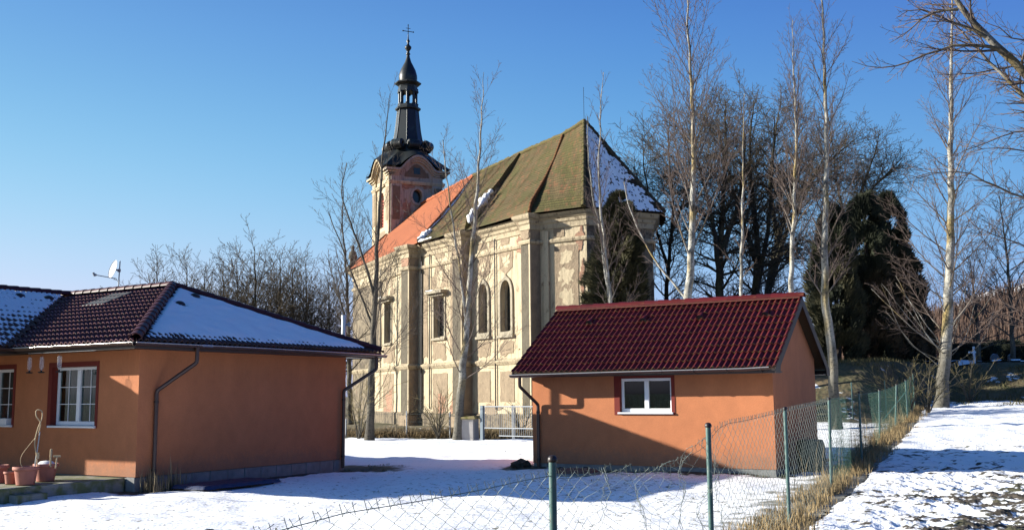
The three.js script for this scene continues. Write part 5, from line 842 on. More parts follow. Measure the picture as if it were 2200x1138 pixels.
bareTree('aspen_tree', 'white-stemmed aspen left of the dark thujas, stem hidden below by the shed roof', { seed: 106, bark: 'birch', trunk: stemPx(44, [[1702, 910], [1701, 620], [1707, 440], [1712, 300], [1706, 180], [1704, 40]]), r0: 0.17, r1: 0.012, limbs: 48, from: 0.4, len: [3.4, 1.1], ang: [30, 22], limbMax: 0.045, trop: 0.17 }, 'aspens along the lawn');
bareTree('aspen_tree', 'tall yellow-lichened aspen just right of the shed gable', { seed: 107, bark: 'birch', twig: 'birch', trunk: stemPx(37.5, [[1797, 900], [1788, 760], [1773, 620], [1774, 450], [1776, 280], [1772, 130], [1764, -60]]), r0: 0.21, r1: 0.02, limbs: 50, from: 0.26, len: [3.2, 1.6], ang: [38, 25], limbMax: 0.036, limbR: 0.3, trop: 0.19 }, 'aspens along the lawn');
bareTree('aspen_tree', 'thick-footed aspen with suckers at its foot, at the far end of the green fence', { seed: 108, bark: 'birch', twig: 'birch', trunk: stemPx(45, [[2022, 880], [2034, 720], [2042, 560], [2044, 420], [2044, 280], [2046, 120], [2048, -40]]), r0: 0.3, r1: 0.02, limbs: 64, from: 0.12, len: [4.2, 1.5], ang: [52, 26], limbMax: 0.04, limbR: 0.3, trop: 0.13,
  extra: [...Array(14)].map((_, i) => { const r = RNG(500 + i), b = atZ(2026 + (r() - 0.5) * 26, 800 - r() * 60, 45), s = (i % 2 ? 1 : -1) * (0.6 + r() * 2.4); return { pts: [b, b.clone().add(V(s * 0.5, 0.9, r() - 0.5)), b.clone().add(V(s, 2.4 + r() * 1.2, (r() - 0.5) * 2))], r0: 0.022, r1: 0.006, share: 0.06, from: 0.3, len: 0.2 }; }) }, 'aspens along the lawn');

// the tree whose boughs reach in from the right
{
  const D = 21, q = (list, dz = 0) => list.map(([x, y], i) => atZ(x, y, D + dz + i * 0.15));
  const foot = G3(2420, 900, D);
  bareTree('overhanging_tree', 'tree outside the right edge whose lichened boughs reach into the sky', { seed: 120, bark: 'lichen', twig: 'birch', trunk: [foot, atZ(2400, 600, D), atZ(2330, 330, D), atZ(2200, 152, D), atZ(2120, 80, D), atZ(2048, -10, D), atZ(1990, -90, D)], r0: 0.3, r1: 0.035, limbs: 22, from: 0.35, len: [2.0, 1.4], ang: [60, 45], wiggle: 0.3, fork: 0.8, limbMax: 0.05, trop: 0.03, minR: 0.0045, dens: [0, 6, 7, 4],
    boughs: [
      { pts: q([[2330, 330], [2200, 205], [2130, 135], [2060, 62], [2010, 0]]), r: 0.075, sub: 1.0 }, { pts: q([[2150, 105], [2060, 98], [1985, 118], [1930, 143], [1885, 147], [1832, 133]], -0.6), r: 0.042, sub: 0.75 },
      { pts: q([[2250, 120], [2174, 142], [2080, 158], [2010, 160]], 0.5), r: 0.034, sub: 0.8 }, { pts: q([[2420, 470], [2200, 423], [2120, 390], [2075, 369], [2000, 372], [1937, 392]], -0.4), r: 0.042, sub: 0.9 },
      { pts: q([[2420, 340], [2200, 322], [2130, 318], [2085, 330]], 0.6), r: 0.042, sub: 0.9 }, { pts: q([[2420, 300], [2200, 280], [2120, 305], [2070, 325], [2040, 350]], 0.9), r: 0.034, sub: 1.0 },
      { pts: q([[2300, 10], [2200, 88], [2150, 62], [2095, 34]], 0.4), r: 0.034, sub: 0.8 }, { pts: q([[2120, 80], [2030, 40], [1960, 20], [1925, 40]], -0.8), r: 0.045, sub: 0.9 }, { pts: q([[2060, 20], [2000, 28], [1950, 70], [1915, 92]], -1.1), r: 0.035, sub: 0.8 },
      { pts: q([[2420, 640], [2260, 560], [2180, 520], [2120, 500], [2080, 470]], 1), r: 0.042, sub: 1.1 }, { pts: q([[2420, 760], [2230, 700], [2180, 660], [2130, 655]], 1.2), r: 0.034, sub: 1.1 },
    ] });
}
// dark limes behind the shed
const limes = [[1548, 48], [1632, 50], [1668, 60], [1440, 52], [1890, 64]];
const limeLabels = ['dark lime tree right behind the white aspen stem', 'dark lime with twin stems left of the white-stemmed aspen', 'dark leaning lime in the middle of the bare crowns', 'dark slim lime against the church end, left of the white aspen stem', 'dark bare tree spreading above and right of the thujas'];
const limeShape = [
  { trunk: [[1545, 800], [1546, 640], [1550, 520], [1556, 400], [1560, 300], [1558, 215]], r0: 0.42, extra: [[[1548, 600], [1530, 470], [1500, 350], [1470, 250]], [[1552, 540], [1590, 420], [1600, 310], [1592, 215]]] },
  { trunk: [[1625, 800], [1624, 640], [1628, 540], [1618, 430], [1612, 320], [1620, 215]], r0: 0.4, extra: [[[1626, 620], [1650, 500], [1660, 380], [1665, 240]], [[1625, 560], [1585, 440], [1560, 350], [1540, 260]]] },
  { trunk: [[1640, 800], [1650, 640], [1672, 520], [1700, 420], [1712, 320], [1716, 215]], r0: 0.45, extra: [[[1655, 610], [1690, 500], [1740, 400], [1790, 300]], [[1672, 520], [1655, 400], [1665, 300], [1680, 205]], [[1690, 450], [1750, 380], [1800, 330], [1850, 290]]] },
  { trunk: [[1440, 800], [1432, 640], [1440, 540], [1446, 430], [1436, 320], [1440, 240]], r0: 0.24, extra: [[[1436, 580], [1402, 460], [1385, 360], [1380, 290]], [[1442, 500], [1480, 400], [1500, 300], [1520, 230]]] },
  { trunk: [[1830, 820], [1822, 600], [1836, 470], [1862, 380], [1880, 330], [1890, 280]], r0: 0.3, extra: [[[1836, 470], [1880, 400], [1920, 360], [1945, 330]], [[1830, 520], [1800, 400], [1790, 320], [1780, 250]]] },
];
limes.forEach(([px, dz], i) => { const s = limeShape[i], D = dz + 14; bareTree('lime_tree', limeLabels[i], { seed: 200 + i, bark: 'dark', trunk: stemPx(D, s.trunk), r0: s.r0, r1: 0.03, limbs: 44, from: 0.16, len: [5.2, 2.4], ang: [72, 46], wiggle: 0.36, fork: 0.8, trop: 0.045, minR: 0.0105, dens: [0, 3.5, 4.6, 3], limbMax: 0.1, child: 0.46, bare: 0.08, extra: s.extra.map((e, k) => ({ pts: e.map(([x, y], m) => atZ(x, y, D + (k - 1) * m * 0.8)), r0: s.r0 * 0.5, share: 0.8, from: 0.15, len: 0.95 })) }, 'dark limes behind the shed'); });
// far row on the left
[[330, 560, 'small pale far tree just above the bungalow ridge at the left', 0.75], [395, 555, 'far bare tree above the bungalow ridge end', 0.95], [475, 575, 'far bare tree with a dark mistletoe clump', 0.85], [543, 522, 'tallest far bare tree in the row above the snowy roof', 1.1], [598, 540, 'far bare tree with upright limbs, right of the tallest', 1.05], [655, 560, 'far bare tree with a rounded crown, next to last on the right of the row', 0.95], [705, 600, 'low far tree just left of the church corner', 0.8], [435, 580, 'lower far bare tree left of the mistletoe tree', 0.8], [625, 552, 'far bare tree close right of the upright-limbed one', 0.95], [505, 560, 'far bare tree close left of the tallest', 0.9]].forEach(([px, top, label, k], i) => {
  const D = 104 + (i % 3) * 4, f = G3(px, 850, D), h = atZ(px, top, D).y - f.y;
  bareTree('far_tree', label, { seed: 300 + i, bark: 'dark', trunk: [f, f.clone().add(V(0.1, h * 0.45, 0)), f.clone().add(V(-0.2, h * 0.98, 0))], r0: 0.3 * k, r1: 0.03, limbs: 34, from: 0.12, len: [h * 0.46, h * 0.16], ang: [54, 34], wiggle: 0.28, fork: 0.7, trop: 0.035, minR: 0.015, dens: [0, 2.1, 2.8, 2], limbMax: 0.14, child: 0.45, bare: 0.15, extra: [0, 1, 2].map((q) => ({ pts: [f.clone().add(V(0, h * 0.2, 0)), f.clone().add(V((q - 1) * h * 0.14, h * 0.55, q - 1)), f.clone().add(V((q - 1) * h * 0.24, h * (0.86 - 0.04 * q), (q - 1) * 2))], r0: 0.16 * k, share: 0.6, from: 0.2 })) }, 'far trees above the bungalow roof');
});
bareTree('far_tree', 'bare tree standing close behind the left corner of the church', { seed: 320, bark: 'grey', twig: 'grey', trunk: stemPx(72, [[752, 880], [748, 700], [742, 560], [735, 470], [738, 400]]), r0: 0.22, r1: 0.02, limbs: 34, from: 0.2, len: [4.2, 1.2], ang: [48, 30], minR: 0.01, dens: [0, 2.2, 3, 2], trop: 0.06, extra: [{ pts: [atZ(748, 700, 72), atZ(722, 620, 72), atZ(705, 560, 72)], r0: 0.1, share: 0.5, from: 0.2 }] });
// bare trees in the churchyard at the right
[[2105, 560, 62, 'low spreading bare tree before the brown hill'], [2180, 420, 60, 'bare tree at the right edge above the hedge'], [1975, 600, 64, 'thin bare tree between the thujas and the last aspen']].forEach(([px, top, D, label], i) => {
  const f = G3(px, 800, D), h = atZ(px, top, D).y - f.y; bareTree('churchyard_tree', label, { seed: 340 + i, bark: 'grey', twig: 'grey', trunk: [f, f.clone().add(V(0.1, h * 0.5, 0)), f.clone().add(V(-0.1, h, 0))], r0: 0.16, r1: 0.02, limbs: 34, from: 0.15, len: [h * 0.55, h * 0.2], ang: [60, 34], wiggle: 0.3, minR: 0.01, dens: [0, 2.4, 3, 2], trop: 0.05 });
});
// brushwood where the lawn meets the churchyard
[[1945, 800, 42, 2.2, 'leggy bare shrub behind the green fence'], [1990, 810, 43, 2.0, 'bare shrub just left of the last aspen'], [2080, 800, 47, 2.0, 'bare shrub right of the last aspen foot'], [770, 900, 46, 3.2, 'bare shrub at the foot of the aspen by the church'], [940, 900, 46, 2.2, 'bare shrub against the church wall between two aspens'], [1120, 900, 47, 1.6, 'bare shrub behind the metal gate'], [1360, 880, 47, 4.2, 'tall bare shrub before the yew, mostly behind the shed']].forEach(([px, py, D, h, label], i) => {
  const f = G3(px, py, D), r = RNG(400 + i); bareTree('bare_shrub', label, { seed: 410 + i, bark: 'grey', twig: 'yellow', trunk: [f, f.clone().add(V(0.1, h * 0.5, 0)), f.clone().add(V(0.2, h, 0))], r0: 0.04, r1: 0.01, limbs: 14, from: 0.1, len: [h * 0.5, h * 0.3], ang: [50, 30], minR: 0.006, limbMax: 0.02, dens: [0, 3, 3, 2],
    extra: [...Array(7)].map(() => { const a = r() * TAU, l = h * (0.3 + 0.5 * r()); return { pts: [f.clone(), f.clone().add(V(Math.cos(a) * l * 0.4, h * 0.45, Math.sin(a) * l * 0.4)), f.clone().add(V(Math.cos(a) * l, h * (0.7 + 0.4 * r()), Math.sin(a) * l))], r0: 0.03, r1: 0.008, share: 0.6, from: 0.2 }; }) });
});

// evergreens: sprays of scale leaves through the volume, thin inside, brown where old
function evergreen(name, label, f, h, prof, o) { // prof(v, az) -> radius at height share v
  const rnd = RNG(o.seed), t = thing(name, label, 'tree', o.group, f.toArray()), A = new Acc(), B = new Acc(), d = V(0, 0, 0), a = V(0, 0, 0), b = V(0, 0, 0), s = V(0, 0, 0);
  A.tube([V(0, 0, 0), V(0.05, h * 0.5, 0), V(0, h * 0.92, 0)], [0.16, 0.1, 0.02], 6, [0.06, 0.04, 0.03]);
  for (let i = 0; i < o.n; i++) {
    const v = Math.pow(rnd(), 0.85), az = rnd() * TAU, R = prof(v, az) * (0.86 + 0.28 * n3(Math.cos(az) * 1.6, v * h * 0.7, Math.sin(az) * 1.6 + o.seed)), rr = R * Math.sqrt(lerp(0.35, 1, Math.pow(rnd(), 0.6))), y = v * h;
    if (n3(Math.cos(az) * R * 0.9, y * 0.9, Math.sin(az) * R * 0.9 + o.seed * 3) < (o.gap ?? -0.35)) continue;
    d.set(Math.cos(az) * 0.75 + 0.5 * (rnd() - 0.5), (o.lift ?? 0.8) + 0.6 * (rnd() - 0.5), Math.sin(az) * 0.75 + 0.5 * (rnd() - 0.5)).normalize();
    s.set(rnd() - 0.5, rnd() - 0.5, rnd() - 0.5).cross(d).normalize();
    const p = V(Math.cos(az) * rr, y, Math.sin(az) * rr), l = o.leaf * (0.6 + 0.8 * rnd()), w = l * (0.16 + 0.14 * rnd());
    const m = n3(p.x * 0.8, p.y * 0.6, p.z * 0.8 + 9), br = (o.brown ?? 0) * sstep(o.brownTop ?? 0.7, (o.brownTop ?? 0.7) - 0.25, v) * sstep(-0.3, 0.3, m);
    let c = mixc(o.c0, o.c1, rnd() * 0.6 + 0.4 * sstep(-0.4, 0.5, m)); c = mixc(c, o.cb ?? [0.1, 0.055, 0.025], br * (0.5 + 0.5 * rnd()));
    for (let k = -1; k <= 1; k++) { a.copy(p).addScaledVector(s, w * (k - 0.5) * 0.9); b.copy(p).addScaledVector(s, w * (k + 0.5) * 0.9); const q = p.clone().addScaledVector(d, l * (k ? 0.75 : 1)).addScaledVector(s, w * k * 1.6); B.tri(a.clone(), b.clone(), q, c); }
  }
  part(t, 'trunk', A.geo(), M.bark); part(t, 'foliage', B.geo(), M.foliage); return t;
}
const cone = (R, p0, p1) => (v) => R * Math.pow(Math.sin(Math.PI * Math.min(1, Math.pow(v, p0) * 0.5 + 0.5) * 1), p1) * (1 - 0.15 * Math.pow(1 - v, 3));
{
  const mk = (px, D, top, R, label, o) => { const f = G3(px, 880, D), h = atZ(px, top, D).y - f.y; return evergreen('thuja_tree', label, f, h, (v, az) => R * Math.pow(1 - Math.pow(v, 2.4), 0.6) * (0.8 + 0.2 * sstep(0, 0.25, v)) * (1 + 0.14 * Math.sin(az * 3 + v * 7)), { n: 17000, leaf: 0.34, gap: -0.28, c0: [0.01, 0.014, 0.007], c1: [0.028, 0.034, 0.014], brown: 0.9, cb: [0.085, 0.05, 0.024], group: 'dark thujas right of the shed', ...o }); };
  mk(1808, 52, 446, 1.45, 'narrow dark thuja behind the yellow-lichened aspen', { seed: 601, brownTop: 0.86, cb: [0.07, 0.06, 0.025] }); mk(1880, 54, 412, 1.65, 'tall dark thuja with a pointed top, middle one of the group', { seed: 602, brownTop: 0.62 }); mk(1932, 55, 420, 1.6, 'broad dark thuja with brown lower half, rightmost of the group', { seed: 603, brownTop: 0.72 });
  mk(1962, 56, 540, 1.3, 'short dark thuja tucked behind the right side of the group', { seed: 604, brownTop: 0.8 });
  const f = G3(1340, 915, 49.5), h = atZ(1335, 418, 49.5).y - f.y;
  evergreen('yew_tree', 'dark olive yew against the shaded end of the church', f, h, (v, az) => lerp(2.4, 1.9, v) * Math.pow(1 - Math.pow(v, 2.2), 0.62) * (0.85 + 0.22 * Math.sin(az * 3 + 1 + v * 5) + 0.18 * Math.sin(az * 7 + v * 23)), { seed: 605, n: 32000, leaf: 0.32, lift: 0.45, gap: -0.3, c0: [0.02, 0.022, 0.008], c1: [0.07, 0.064, 0.022], brown: 0.3, brownTop: 0.95, cb: [0.075, 0.06, 0.026] });
}

// ---------------------------------------------------------------- fences, gate, meter box
// woven wire: zigzag strands between s0 and s1 of a run; top(s) and bottom(s) are heights, p(s) the plan position
function mesh(acc, p, s0, s1, top, bot, pitch, r, slack, col, barbs) {
  const n = Math.round((s1 - s0) / pitch);
  for (let k = 0; k < n; k++) {
    const rowsN = 25, P = [], R = []; const sc = s0 + (k + 0.5) * pitch;
    for (let j = 0; j <= rowsN; j++) {
      const s = sc + ((j + k) % 2 ? 0.5 : -0.5) * pitch, v = j / rowsN, sl = slack(s), h = lerp(bot(s), top(s), v) + sl * 0.04 * n2(s * 2, v * 4), [x, z] = p(s + sl * 0.05 * n2(s * 1.3 + 9, v * 3)), off = sl * 0.14 * n2(s * 1.1, v * 2) + 0.003 * ((j + k) % 2 ? 1 : -1);
      P.push(V(x + 0.905 * off, h, z + 0.426 * off)); R.push(r);
    }
    if (barbs) { const q = P[P.length - 1], [x, z] = p(sc + pitch * 0.25); P.push(V(x, q.y + 0.035, z)); R.push(r); }
    // three-sided strand without caps, smooth enough at this width
    acc.tube(P, R, 3, col);
    if (barbs) { const [x, z] = p(sc + pitch * 0.2), q = P[P.length - 2]; const [x2, z2] = p(sc - pitch * 0.1); acc.tube([V(x, q.y - 0.03, z), V(x2, q.y + 0.045, z2)], [r, r], 3, col); }
  }
}
function wireLine(acc, p, s0, s1, h, r, col) { const P = [], R = []; const n = Math.max(2, Math.round((s1 - s0) / 0.15)); for (let i = 0; i <= n; i++) { const s = lerp(s0, s1, i / n), [x, z] = p(s); P.push(V(x, h(s), z)); R.push(r); } acc.tube(P, R, 4, col); }
const pipePost = (parent, name, foot, top, r, mat, capMat) => { const q = part(parent, name, rodGeo(foot, top, r, 12), mat); if (capMat) { const d = top.clone().sub(foot).normalize(); const c = lathe([[0.0, 0.035], [r * 0.8, 0.03], [r * 1.25, 0.012], [r * 1.3, -0.012], [r * 1.02, -0.02]], 14).applyQuaternion(new THREE.Quaternion().setFromUnitVectors(UPV, d)).translate(top.x, top.y, top.z); part(q, 'post_cap', c, capMat); } return q; };
{ // the chain-link fence that runs from the left foreground past the shed to the last aspen
  const t = thing('chain_link_fence', 'sagging green chain-link fence with round posts in front of the shed and along the field', 'fence');
  const posts = [[-1.45, -4.9, 1.0], [0.32, -8.0, 1.14, 1187, 987, 1188], [2.2, -11.3, 1.32, 1522, 914, 1527], [4.34, -16, 1.42, 1687, 878, 1696], [6.52, -20.7, 1.57, 1782, 857, 1789], [9.02, -26.2, 1.66, 1846, 843, 1858], [11.7, -32, 1.75, 1890, 838, 1899], [14.1, -36.8, 1.9, 1927, 826, 1934], [15.4, -39.8, 2.0], [16.6, -42.4, 2.2], [17.6, -44.6, 2.5]];
  const PS = posts.map((q, i) => { let foot, top; if (q[3]) { top = atZ(q[3], q[4], -q[1]); foot = atZ(q[5], 1100, -q[1]); foot.y = ground(foot.x, foot.z) - 0.15; const k = (top.y - foot.y) / Math.max(0.2, top.y - atZ(q[5], 1100, -q[1]).y); } else { top = V(q[0], ground(q[0], q[1]) + 1.6, q[1]); foot = V(q[0], ground(q[0], q[1]) - 0.15, q[1]); if (i === 0) top.y = 1.0; } return { foot, top, mid: foot.clone().lerp(top, 0.75) }; });
  PS.forEach((q, i) => pipePost(t, 'post', q.foot, q.top, i < 3 ? 0.03 : 0.029, M.greenPost, M.brown));
  // distance along the run
  const S = [0]; for (let i = 1; i < PS.length; i++) S.push(S[i - 1] + Math.hypot(PS[i].mid.x - PS[i - 1].mid.x, PS[i].mid.z - PS[i - 1].mid.z));
  const plan = (s) => { let i = 0; while (i < S.length - 2 && s > S[i + 1]) i++; const f = (s - S[i]) / (S[i + 1] - S[i]); return [lerp(PS[i].mid.x, PS[i + 1].mid.x, f), lerp(PS[i].mid.z, PS[i + 1].mid.z, f)]; };
  // measured top edge: pixels on the fence's own vertical plane
  const edge = [[590, 1138, 0], [740, 1098, 0], [900, 1073, 0], [1040, 1048, 0], [1120, 1030, 0], [1184, 1019, 0], [1250, 1012, 1], [1309, 1009, 1], [1368, 1010, 1], [1433, 1005, 1], [1473, 984, 1], [1512, 952, 1], [1521, 945, 1], [1528, 940, 2], [1545, 918, 2], [1564, 908, 2], [1604, 901, 2], [1662, 887, 2], [1685, 880, 2], [1692, 879, 3], [1754, 866, 3], [1781, 857, 3]].map(([px, py, k]) => {
    const a = PS[k].mid, b = PS[k + 1].mid, n = V(b.z - a.z, 0, a.x - b.x).normalize(), w = onPlane(px, py, n, a); return [S[k] + Math.hypot(w.x - a.x, w.z - a.z) * Math.sign((w.x - a.x) * (b.x - a.x) + (w.z - a.z) * (b.z - a.z)), w.y];
  });
  for (let k = 5; k < PS.length; k++) edge.push([S[k], PS[k].top.y - 0.04]);
  edge.sort((a, b) => a[0] - b[0]); edge.unshift([edge[0][0] - 2, edge[0][1] - 0.1]);
  const top = (s) => { let i = 0; while (i < edge.length - 2 && s > edge[i + 1][0]) i++; return lerp(edge[i][1], edge[i + 1][1], clamp((s - edge[i][0]) / Math.max(1e-4, edge[i + 1][0] - edge[i][0]), 0, 1)); };
  const bot = (s) => { const [x, z] = plan(s); return ground(x, z) + 0.03; };
  const slack = (s) => sstep(S[1] + 0.2, S[1] + 1.2, s) * sstep(S[2] + 1.3, S[2], s) + 0.04;
  const near = new Acc(), far = new Acc();
  mesh(near, plan, S[0] - 0.2, S[2], top, bot, 0.112, 0.0026, slack, [1, 1, 1], true); mesh(near, plan, S[2], S[4], top, bot, 0.13, 0.0028, slack, [1, 1, 1], true);
  mesh(far, plan, S[4], S[S.length - 1], top, bot, 0.13, 0.0034, slack, [1, 1, 1], false);
  part(t, 'wire_mesh', near.geo(), M.wire).userData.kind = 'stuff'; part(t, 'wire_mesh', far.geo(), M.greenWire).userData.kind = 'stuff';
  const w1 = new Acc(); wireLine(w1, plan, S[0] - 0.2, S[1], (s) => top(s) - 0.01, 0.0028, [1, 1, 1]); wireLine(w1, plan, S[2], S[S.length - 1], (s) => top(s) - 0.01, 0.0028, [1, 1, 1]);
  wireLine(w1, plan, S[1] + 0.1, S[2], (s) => top(s) - 0.03 + 0.02 * n2(s * 6, 1), 0.0022, [1, 1, 1]); wireLine(w1, plan, S[2], S[6], (s) => bot(s) + 0.62 + 0.05 * n2(s, 3), 0.0022, [1, 1, 1]);
  part(t, 'tension_wire', w1.geo(), M.greenWire);
  // brace struts at the far posts
  part(t, 'strut', rodGeo(PS[8].mid.clone(), V(PS[8].mid.x - 1.2, ground(PS[8].mid.x - 1.2, PS[8].mid.z + 0.4), PS[8].mid.z + 0.4), 0.02, 6), M.greenPost);
}
{ // thin wire fence along the end of the lawn
  const t = thing('wire_fence', 'low rusty wire fence on thin posts along the grass below the church', 'fence'), acc = new Acc(), xs = [[744, 0.9], [800, 1.25], [873, 1.25], [965, 1.2]], P = [];
  for (const [px, h] of xs) { const z0 = 44.2, p = G3(px, 940, z0); p.z = lawnEnd(p.x) - 0.2; const g = ground(p.x, p.z), q = V((px - 1100) / FOCAL * -p.z, g, p.z); P.push(q); part(t, 'post', rodGeo(V(q.x, g - 0.2, q.z), V(q.x, g + h, q.z), 0.035, 8), M.galv); }
  for (const [px, h] of [[842, 0.9], [860, 0.85], [925, 0.8]]) { const q = V((px - 1100) / FOCAL * 45.6, 0, -45.6); q.z = lawnEnd(q.x) - 0.2; const g = ground(q.x, q.z); part(t, 'stake', rodGeo(V(q.x, g - 0.1, q.z), V(q.x, g + h, q.z), 0.014, 6), M.brown); }
  for (const h of [0.35, 0.75, 1.1]) acc.tube(P.map((q) => V(q.x, q.y + h, q.z)), P.map(() => 0.004), 4, [1, 1, 1]);
  part(t, 'wires', acc.geo(), M.wire);
}
{ // meter box with a mossy cap and the galvanised gate beside it
  const b = G3(1008, 942, 44), t = thing('meter_box', 'pale rendered meter pillar with a mossy pitched cap beside the metal gate', 'meter box', undefined, [b.x, ground(b.x, b.z), b.z], -20 * D2R);
  const pl = std({ map: tex(128, (u, v) => { const k = 0.36 + 0.05 * wrapF(u, v, 5, 4, 3); return [k, k * 0.93, k * 0.87]; }, { rep: 1 }), bumpMap: grainBump, bumpScale: 0.006 });
  part(t, 'pillar', bbox(-0.28, 0.28, -0.2, 0.92, -0.42, 0.24, 0.012), pl); const cap = extr(poly([[-0.38, 0], [0.4, 0], [0.4, 0.05], [0.36, 0.14], [-0.36, 0.09]]), 0.82, -0.5, 0.01); cap.translate(0, 0.921, 0); part(t, 'cap', cap, std({ map: M.mossConcrete.map, color: rgb(0.9, 0.75, 0.4) })); part(t, 'door', bbox(0.281, 0.295, 0.1, 0.8, -0.34, 0.12, 0.004), M.galv);
  const a = atZ(1037, 945, 43.6), c = atZ(1172, 946, 41.6); a.y = ground(a.x, a.z); c.y = ground(c.x, c.z);
  const g = thing('metal_gate', 'galvanised gate of thin upright bars between the meter pillar and the shed', 'gate', undefined, a.toArray(), Math.atan2(-(c.z - a.z), c.x - a.x)), L = Math.hypot(c.x - a.x, c.z - a.z), M1 = M.galv;
  part(g, 'gate_post', bbox(-0.1, 0.06, -0.2, 1.5, -0.06, 0.06, 0.008), std({ color: rgb(0.1, 0.13, 0.16), roughness: 0.5, metalness: 0.3 }));
  for (const y of [0.2, 0.52, 1.42]) part(g, 'rail', rodGeo(V(y === 0.2 ? 0.9 : 0.08, y + 0.03, 0), V(L, y + 0.03, 0), 0.024, 8), M1);
  for (const x of [0.1, 1.62, 1.7, L - 0.02]) part(g, 'upright', rodGeo(V(x, x === 0.1 ? 0.5 : 0.12, 0.002), V(x, 1.5, 0.002), 0.024, 8), M1);
  for (let x = 0.2; x < L - 0.05; x += 0.105) if (Math.abs(x - 1.66) > 0.07) part(g, 'bar', rodGeo(V(x, x > 0.9 ? 0.22 : 0.54, 0), V(x, 1.44, 0), 0.008, 5), M1);
}
{ // green fence across the far end of the lawn
  const t = thing('mesh_fence', 'green wire fence on thin posts below the grassy bank right of the shed', 'fence'), acc = new Acc(), P = [[1752, 40.5], [1833, 41.3], [1905, 42], [1960, 42.8]].map(([px, D]) => { const p = atZ(px, 880, D); p.y = ground(p.x, p.z); return p; });
  P.forEach((q) => part(t, 'post', rodGeo(V(q.x, q.y - 0.1, q.z), V(q.x, q.y + 1.5, q.z), 0.03, 8), M.greenPost));
  const S = [0]; for (let i = 1; i < P.length; i++) S.push(S[i - 1] + P[i].distanceTo(P[i - 1])); const plan = (s) => { let i = 0; while (i < S.length - 2 && s > S[i + 1]) i++; const f = (s - S[i]) / (S[i + 1] - S[i]); return [lerp(P[i].x, P[i + 1].x, f), lerp(P[i].z, P[i + 1].z, f)]; };
  const hb = (s) => { const [x, z] = plan(s); return ground(x, z) + 0.02; };
  mesh(acc, plan, 0, S[S.length - 1], (s) => hb(s) + 1.35 + 0.05 * n2(s, 2), hb, 0.13, 0.0034, () => 0.15, [1, 1, 1], false); part(t, 'wire_mesh', acc.geo(), M.greenWire).userData.kind = 'stuff';
}
// ---------------------------------------------------------------- churchyard on the bank at the right: hedge and stones
{
  const spots = [[2068, 78, 'dark clipped hedge block left of the white cross'], [2112, 80, 'dark clipped hedge block behind the white cross'], [2160, 82, 'dark tall hedge block right of the white cross'], [2204, 80, 'dark hedge block at the right edge of the photo']];
  spots.forEach(([px, D, label], i) => { const f = G3(px, 800, D), h = atZ(px, 742 - (i === 2 ? 8 : 0), D).y - f.y; evergreen('clipped_hedge', label, f, h, (v, az) => 1.15 / Math.max(Math.abs(Math.cos(az)), Math.abs(Math.sin(az)) * 1.6), { seed: 700 + i, n: 4200, leaf: 0.3, gap: -2, c0: [0.012, 0.018, 0.012], c1: [0.03, 0.036, 0.018], group: 'clipped hedges in the churchyard' }); });
  const c = G3(2096, 790, 68), t = thing('grave_cross', 'small white grave cross before the dark hedge', 'grave cross', undefined, c.toArray()); part(t, 'cross_body', join([bbox(-0.06, 0.06, 0, 1.5, -0.06, 0.06, 0.01), bbox(-0.36, 0.36, 1.05, 1.17, -0.058, 0.058, 0.01)]), M.white); part(t, 'base', bbox(-0.25, 0.25, 0, 0.3, -0.25, 0.25, 0.02), M.concrete);
  [[1890, 805, 56, 'pale gravestone low between the thuja trunks'], [2140, 792, 70, 'dark gravestone in snow, left one below the hedge'], [2175, 790, 71, 'dark gravestone in snow, right one below the hedge'], [2010, 806, 60, 'small gravestone beside the last aspen stem']].forEach(([px, py, D, label], i) => { const f = G3(px, py, D), s = thing('gravestone', label, 'gravestone', undefined, f.toArray(), 0.3 * i); part(s, 'stone', extr(poly([[-0.35, 0.2], [0.35, 0.2], [0.35, 0.8], [0.22, 1.0], [0, 1.08], [-0.22, 1.0], [-0.35, 0.8]]), 0.16, -0.08, 0.02), i === 0 ? M.white : std({ color: rgb(0.07, 0.07, 0.08), roughness: 0.3 })); part(s, 'plinth', bbox(-0.5, 0.5, 0, 0.21, -0.2, 0.2, 0.02), M.concrete); });
  // snow lying on the flat top of the bank
  const g = sheet(60, 24, (i, j) => { const p = atZ(lerp(1700, 2320, i / 60), 800, lerp(53, 84, j / 24)); return [p.x, ground(p.x, p.z) + 0.12 + 0.06 * n2(p.x * 0.4, p.z * 0.4), p.z, p.x / 4, p.z / 4]; }, (i, j) => n2(i * 0.22, j * 0.35 + 4) + 0.4 * n2(i * 0.8, j) > -0.12);
  struct('snow_cover', g, M.snow);
}
